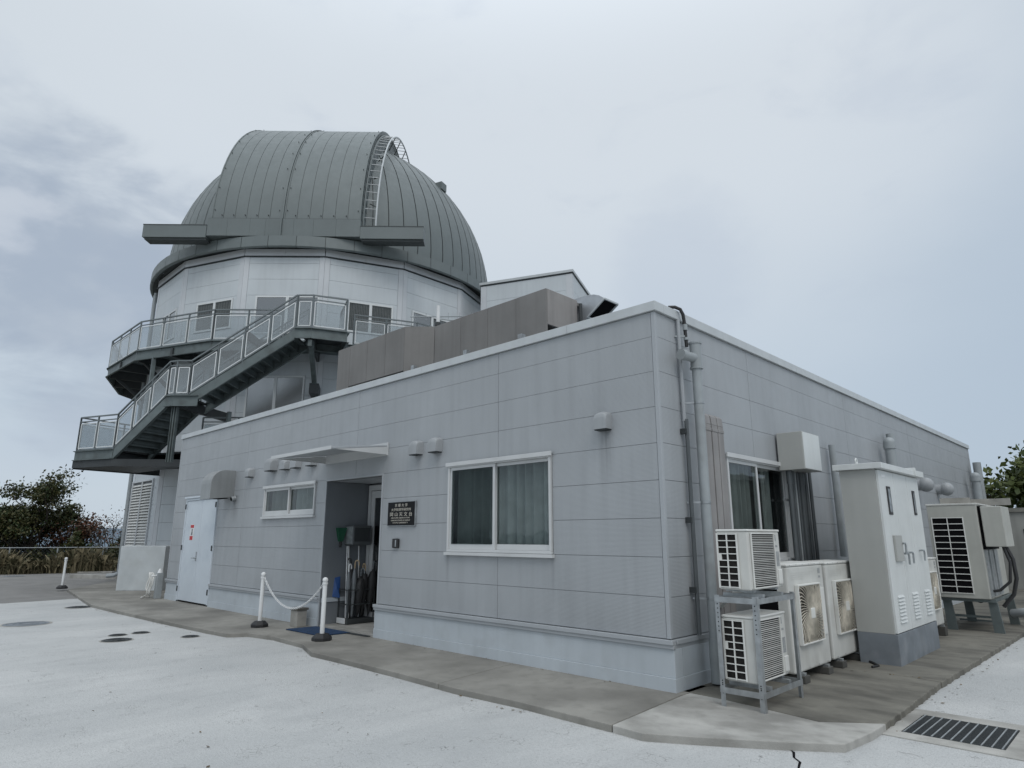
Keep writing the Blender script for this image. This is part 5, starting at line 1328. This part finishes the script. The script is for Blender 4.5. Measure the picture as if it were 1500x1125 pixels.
# supports
p_ = PV(-56.25, RO-.14)
b = MB(); b.bar((p_.x, p_.y, 3.62), (p_.x, p_.y, ZM-.33), .15, .02, (1, 1, 0)).bar((p_.x, p_.y, 3.62), (p_.x, p_.y, ZM-.33), .02, .15, (1, 1, 0))
q_ = Vector((.0495, .0495, 0)); b.bar(p_+q_*1.0+Vector((0, 0, 3.62)), p_+q_+Vector((0, 0, ZM-.33)), .15, .012, (1, 1, 0)).bar(p_-q_+Vector((0, 0, 3.62)), p_-q_+Vector((0, 0, ZM-.33)), .15, .012, (1, 1, 0))
b.build('column', M_steel, st)
for a, R_ in ((-50, 8.75), (-73, 8.5)):
    p_ = PV(a, R_); MB().box(p_.x-.055, p_.x+.055, p_.y-.055, p_.y+.055, 3.6, 7.4 if a == -73 else 5.3).build('column', M_steel, st)
MB().bar(PV(-33.75, RO-.15, ZU-.36), PV(-33.75, RO-.15, ZU-.55), .28, .12, (1, 1, 0)).bar(PV(-33.75, RO-.2, ZU-.5), PV(-33.75, RT+.55, 6.35), .14, .14).build('bracket', M_steel, st)
MB().bar(PV(-33.75, RT+.0, 6.25), PV(-33.75, RT+.8, 6.25), .3, .32).build('bracket_shoe', M_steeld, st)
for a in (-45, -33.75, -22.5): MB().bar(PV(a, RB, ZU-.2), PV(a, RO-.25, ZU-.2), .1, .24).build('joist', M_steeld, st)
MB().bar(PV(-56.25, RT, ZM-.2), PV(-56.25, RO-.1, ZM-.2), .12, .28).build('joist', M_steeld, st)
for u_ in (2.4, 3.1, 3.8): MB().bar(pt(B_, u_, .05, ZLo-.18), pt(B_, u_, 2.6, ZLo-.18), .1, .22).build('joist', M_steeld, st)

# plant room behind
ph = thing('plant_room', 'pale panelled plant room rising behind the brown screen', 'building', (-12.5, 12.5, 0))
Pa, Pb, Pc = Vector((-14.31, 10.57, 0)), Vector((-10.82, 12.04, 0)), Vector((-11.98, 14.63, 0)); Pd = Pa+(Pc-Pb)
ctr = (Pa+Pb+Pc+Pd)/4
core = MB(); core.prism([(p.x+(ctr-p).normalized().x*.05, p.y+(ctr-p).normalized().y*.05, 0) for p in (Pa, Pb, Pc, Pd)], (0, 0, 11.2)); core.build('wall_core', M_joint, ph)
for (a, b_) in ((Pa, Pb), (Pb, Pc), (Pc, Pd), (Pd, Pa)):
    u = (b_-a).normalized(); Ln = (b_-a).length; v = Vector((u.y, -u.x, 0)); Mf = frameM(a, u, -v)
    z = 11.25
    while z > 3.9:
        q = MB(); q.M = Mf; q.box(.25, Ln-.25, 0, .03, z-.646, z-.004); q.build('wall_panel', M_tower, ph); z -= .65
    q = MB(); q.M = Mf; q.box(0.0, .245, -.004, .03, 0, 11.25).box(Ln-.245, Ln-.0, -.004, .03, 0, 11.25); q.builds('corner_strip', M_ttrim, ph)
    q = MB(); q.M = Mf; q.box(-.05, Ln+.0, -.05, .12, 11.3, 11.40); q.build('coping', M_cope, ph)
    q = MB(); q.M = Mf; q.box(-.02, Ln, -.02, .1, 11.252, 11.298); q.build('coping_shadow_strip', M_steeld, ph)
# antenna
an = thing('roof_antenna', 'thin yagi antenna and white mast standing above the brown screen', 'antenna', (-8.3, 4.4, 4))
a0 = Vector((-8.6, 3.7, 0))
MB().cyl((-8.35, 3.62, 3.9), (-8.35, 3.62, 6.62), .02, .02, 8).cyl((-8.35, 3.62, 6.62), (-8.35, 3.62, 7.12), .045, .045, 10).build('mast', M_white, an, smooth=True)
MB().cyl((-8.35, 3.62, 6.60), (-8.35, 3.62, 6.68), .07, .07, 10).build('collar', M_steeld, an)
MB().cyl((-7.6, 4.2, 3.9), (-7.6, 4.2, 6.85), .03, .03, 8).build('pole', M_galv, an)
MB().cyl((-9.6, 3.7, 7.15), (-7.5, 4.2, 6.78), .014, .014, 6).cyl((-8.7, 3.9, 6.93), (-7.6, 4.18, 6.62), .012, .012, 6).build('boom', M_pipe, an)
b = MB()
for k in range(6): p_ = Vector((-9.45, 3.74, 7.12)).lerp(Vector((-7.7, 4.15, 6.82)), k/5); b.cyl(p_+Vector((0, 0, -.10)), p_+Vector((0, 0, .10)), .006, .006, 5)
b.build('elements', M_pipe, an)
MB().tube([(-7.6, 4.2, 6.5), (-7.8, 4.1, 6.42), (-7.95, 4.0, 6.45), (-8.2, 3.8, 6.4), (-8.35, 3.65, 6.55)], .014, 6).build('cable', M_black, an)

# ------------------------------------------------------------------ vegetation
def leaves(pos, size, m, name, parent, seed, asp=.55, droop=.3, kind='stuff'):
    r = np.random.RandomState(seed); n = len(pos); pos = np.asarray(pos, float)
    d = r.normal(size=(n, 3)); d[:, 2] -= droop; d /= np.linalg.norm(d, axis=1)[:, None]
    e = np.cross(d, r.normal(size=(n, 3))); e /= np.linalg.norm(e, axis=1)[:, None]
    nn = np.cross(d, e); s = size*r.uniform(.6, 1.3, n)[:, None]
    V = np.empty((n, 4, 3)); V[:, 0] = pos; V[:, 1] = pos+d*s*.5+e*s*asp*.5+nn*s*.08; V[:, 2] = pos+d*s; V[:, 3] = pos+d*s*.5-e*s*asp*.5+nn*s*.08
    me = bpy.data.meshes.new(name); me.vertices.add(n*4); me.vertices.foreach_set('co', V.reshape(-1)); me.loops.add(n*4); me.loops.foreach_set('vertex_index', np.arange(n*4, dtype=np.int32))
    me.polygons.add(n); me.polygons.foreach_set('loop_start', np.arange(0, n*4, 4, dtype=np.int32)); me.polygons.foreach_set('loop_total', np.full(n, 4, dtype=np.int32))
    me.materials.append(m); me.update(); o = bpy.data.objects.new(name, me); COL.objects.link(o); attach(o, parent)
    if kind: o['kind'] = kind
    return o
def tree(name, label, base, h, spread, seed, leafn, leafm, size, trunk_r=.16, bare=False, flat=.55, low=.35, group=None, lean=(0, 0), clump=.45):
    r = random.Random(seed); base = Vector(base); t = thing(name, label, 'tree', base, group)
    b = MB(); tips = []
    top = base+Vector((lean[0], lean[1], h*.45))
    b.tube([base-Vector((0, 0, .5)), base+Vector((lean[0]*.3, lean[1]*.3, h*.2)), top], trunk_r, 7, radii=[trunk_r*1.2, trunk_r, trunk_r*.75])
    def grow(p, d, L, rad, lev):
        q = [p]; dd = d.copy()
        for k in range(4):
            dd = (dd+Vector((r.uniform(-.22, .22), r.uniform(-.22, .22), r.uniform(-.05, .16)))).normalized(); q.append(q[-1]+dd*L/4)
        b.tube(q, rad, 5, radii=[rad*(1-.18*k) for k in range(5)])
        if lev == 0: tips.extend(q[2:]); return
        for k in range(r.choice((2, 3, 3))):
            s_ = q[r.choice((2, 3, 4))]; nd = (dd+Vector((r.uniform(-1, 1), r.uniform(-1, 1), r.uniform(-.25, .55)))*.8).normalized(); grow(s_, nd, L*r.uniform(.55, .8), rad*.55, lev-1)
        tips.append(q[-1])
    nb = 7
    for k in range(nb):
        a = 2*pi*k/nb+r.uniform(-.3, .3); e = r.uniform(low, 1.2)
        grow(base+(top-base)*r.uniform(.45, 1.0), Vector((cos(a)*cos(e), sin(a)*cos(e), sin(e))), spread*r.uniform(.55, .8), trunk_r*.5, 3 if not bare else 3)
    b.build('trunk', M_bark if not bare else M_twig, t, smooth=True)
    if leafn:
        rs = np.random.RandomState(seed); T_ = np.array([tuple(x) for x in tips])
        idx = rs.randint(0, len(T_), leafn); pos = T_[idx]+rs.normal(size=(leafn, 3))*np.array([clump, clump, clump*flat])
        pos[:, 2] = np.maximum(pos[:, 2], base.z+.2)
        leaves(pos, size, leafm, 'crown', t, seed+5, kind=None)
    return t
tree('round_tree', 'wide domed tree with dark green and reddish leaves beyond the fence', (-36.5, .9, -.4), 3.1, 2.15, 5, 14000, M_leafa, .15, .17, flat=.35, low=.5, clump=.30)
tree('round_tree', 'darker leafy tree at the far left edge behind the fence', (-37.5, -2.6, -.5), 2.5, 2.0, 12, 11000, M_leafd, .15, .15, clump=.4)
tree('reddish_tree', 'small tree with thin reddish crown right of the domed tree', (-37.0, 3.0, -.5), 2.6, 1.5, 17, 2600, M_leafr, .15, .12, clump=.3)
tree('bare_tree', 'nearly bare twiggy tree at the right of the left trees', (-36.0, 4.4, -.3), 2.6, 1.4, 23, 260, M_leafr, .12, .09, bare=True)
tree('bare_tree', 'thin bare tree close to the tower drainpipe', (-39, 6.6, -.3), 3.0, 1.6, 29, 700, M_leafa, .12, .08, bare=True)
# undergrowth masses
rs = np.random.RandomState(3)
def mass(name, n, seed, m, size, zmax, c0, c1, depth, kind='stuff'):
    rs = np.random.RandomState(seed); t = rs.uniform(0, 1, n); pos = np.outer(1-t, c0)+np.outer(t, c1)
    nrm = np.array([-(c1[1]-c0[1]), c1[0]-c0[0], 0.]); nrm = nrm/np.linalg.norm(nrm)
    pos += np.outer(rs.uniform(-depth, depth, n), nrm)
    hmax = zmax*(.62+.22*np.sin(t*17+seed)+.16*np.sin(t*41+seed*2)+.1*np.sin(t*97))
    pos[:, 2] = rs.uniform(0, 1, n)**.8*hmax-.3
    return leaves(pos, size, m, name, None, seed)
mass('undergrowth', 34000, 31, M_leafd, .18, 2.5, (-40, -8, 0), (-37.0, 9, 0), 1.6)
mass('undergrowth', 9000, 33, M_leafa, .2, 2.0, (-38, -6, 0), (-35.0, 6, 0), 1.2)
# reeds behind the fence
n = 5200; rs = np.random.RandomState(9); t = rs.uniform(0, 1, n)
px_ = -33.8+3.3*t+rs.uniform(-.9, .9, n)*.8; py_ = -5.0+11.5*t+rs.uniform(-.9, .9, n)*.5
hh = rs.uniform(.3, 1.0, n)*(.85+.3*np.sin(t*23)); base_ = np.stack([px_, py_, np.full(n, -.1)], 1)
ln = rs.normal(0, .16, (n, 3)); ln[:, 2] = 0; wv = rs.normal(size=(n, 3))*.016; wv[:, 2] = 0
V = np.empty((n, 6, 3)); V[:, 0] = base_-wv; V[:, 1] = base_+wv; m1 = base_+ln*.4; m1[:, 2] += hh*.7; V[:, 2] = m1+wv*1.2; V[:, 3] = m1-wv*1.2; tp = base_+ln*1.3; tp[:, 2] += hh; V[:, 4] = tp+wv*2.6; V[:, 5] = tp-wv*2.6
me = bpy.data.meshes.new('reeds'); me.from_pydata(V.reshape(-1, 3).tolist(), [], [q for i in range(n) for q in ((6*i, 6*i+1, 6*i+2, 6*i+3), (6*i+3, 6*i+2, 6*i+4, 6*i+5))]); me.materials.append(M_reed)
o = bpy.data.objects.new('reeds', me); COL.objects.link(o); tagp(o, kind='stuff')
# grass verge
n = 9000; t = rs.uniform(0, 1, n); base_ = np.stack([-34.9+4.5*t+rs.uniform(0, 1.6, n)*-.7, -3.0+7.0*t+rs.uniform(0, 1.6, n)*.7, np.full(n, -.08)], 1)
base_[:, 2] += rs.uniform(0, .1, n); leaves(base_, .17, M_grass, 'grass', None, 77, asp=.3, droop=-1.5)
# chain link fence behind the verge
fe = thing('wire_fence', 'low wire fence with thin posts in front of the left trees', 'fence', (-32, 0, 0))
F0, F1 = Vector((-34.4, -5.4, 0)), Vector((-30.2, 6.2, 0)); nf = 7
for k in range(nf+1):
    p = F0.lerp(F1, k/nf); MB().cyl(p-Vector((0, 0, .1)), p+Vector((0, 0, 1.04)), .03, .03, 6).build('post', M_pipe, fe)
MB().cyl(F0+Vector((0, 0, 1.03)), F1+Vector((0, 0, 1.03)), .02, .02, 6).build('top_rail', M_pipe, fe)
b = MB(); d = F1-F0; L = d.length; nx = int(L/.16)
for k in range(-6, nx):
    for sgn in (1, -1):
        x0 = k*.16; x1 = x0+1.0
        a, c_ = (x0, 0) if sgn > 0 else (x0, 1.0), (x1, 1.0) if sgn > 0 else (x1, 0)
        if a[0] < 0 or c_[0] > L: continue
        b.bar(F0+d*(a[0]/L)+Vector((0, 0, a[1])), F0+d*(c_[0]/L)+Vector((0, 0, c_[1])), .004, .004)
b.build('mesh', M_pipedk, fe)
# blown leaves and grit caught along the kerb and the wall foot
r_ = random.Random(4); pos = []
for k in range(150):
    a, b_ = r_.choice((((-5.0, -1.42), (-.2, -1.42)), ((-4.9, -.06), (-.2, -.06)), ((1.9, .1), (1.92, 6.5)), ((.1, 2.4), (1.7, 2.45)), ((-13.8, -1.75), (-8.0, -1.55)), ((-6, -4.5), (2, -2))))
    t = r_.random(); x = a[0]+(b_[0]-a[0])*t+r_.gauss(0, .03); y = a[1]+(b_[1]-a[1])*t+r_.gauss(0, .03 if b_ != (2, -2) else .9)
    on = (a in ((-4.9, -.06), (.1, 2.4))); pos.append((x, y, .006 if on else GZ+.006))
o = leaves(pos, .038, leafmat('litter', (.05, .035, .018), (.16, .11, .05)), 'leaf_litter', None, 5, asp=.6, droop=0)
me_ = o.data; co_ = np.empty(len(me_.vertices)*3); me_.vertices.foreach_get('co', co_); co_ = co_.reshape(-1, 4, 3)
base_z = co_[:, :1, 2:3]; co_[:, :, 2:3] = base_z+np.abs(co_[:, :, 2:3]-base_z)*.25; me_.vertices.foreach_set('co', co_.reshape(-1)); me_.update()
# tree at the right edge, beyond the retaining wall
def right_tree(name, label, base, h, spread, seed, n_, size, m, group='trees beyond the retaining wall', **k): return tree(name, label, base, h, spread, seed, n_, m, size, .12, group=group, **k)
right_tree('broadleaf_tree', 'broadleaf tree reaching above the far retaining wall', (1.9, 20.2, .3), 3.3, 1.9, 41, 3800, .25, M_leafg, clump=.34)
right_tree('broadleaf_tree', 'lower bushy tree just over the retaining wall beside the building', (.75, 20.4, .6), 2.5, 1.5, 47, 2600, .22, M_leafg, clump=.34)
right_tree('broadleaf_tree', 'tree rising highest behind the others at the right edge', (3.6, 21.6, .5), 4.0, 2.2, 53, 3000, .24, M_leafg, clump=.4)
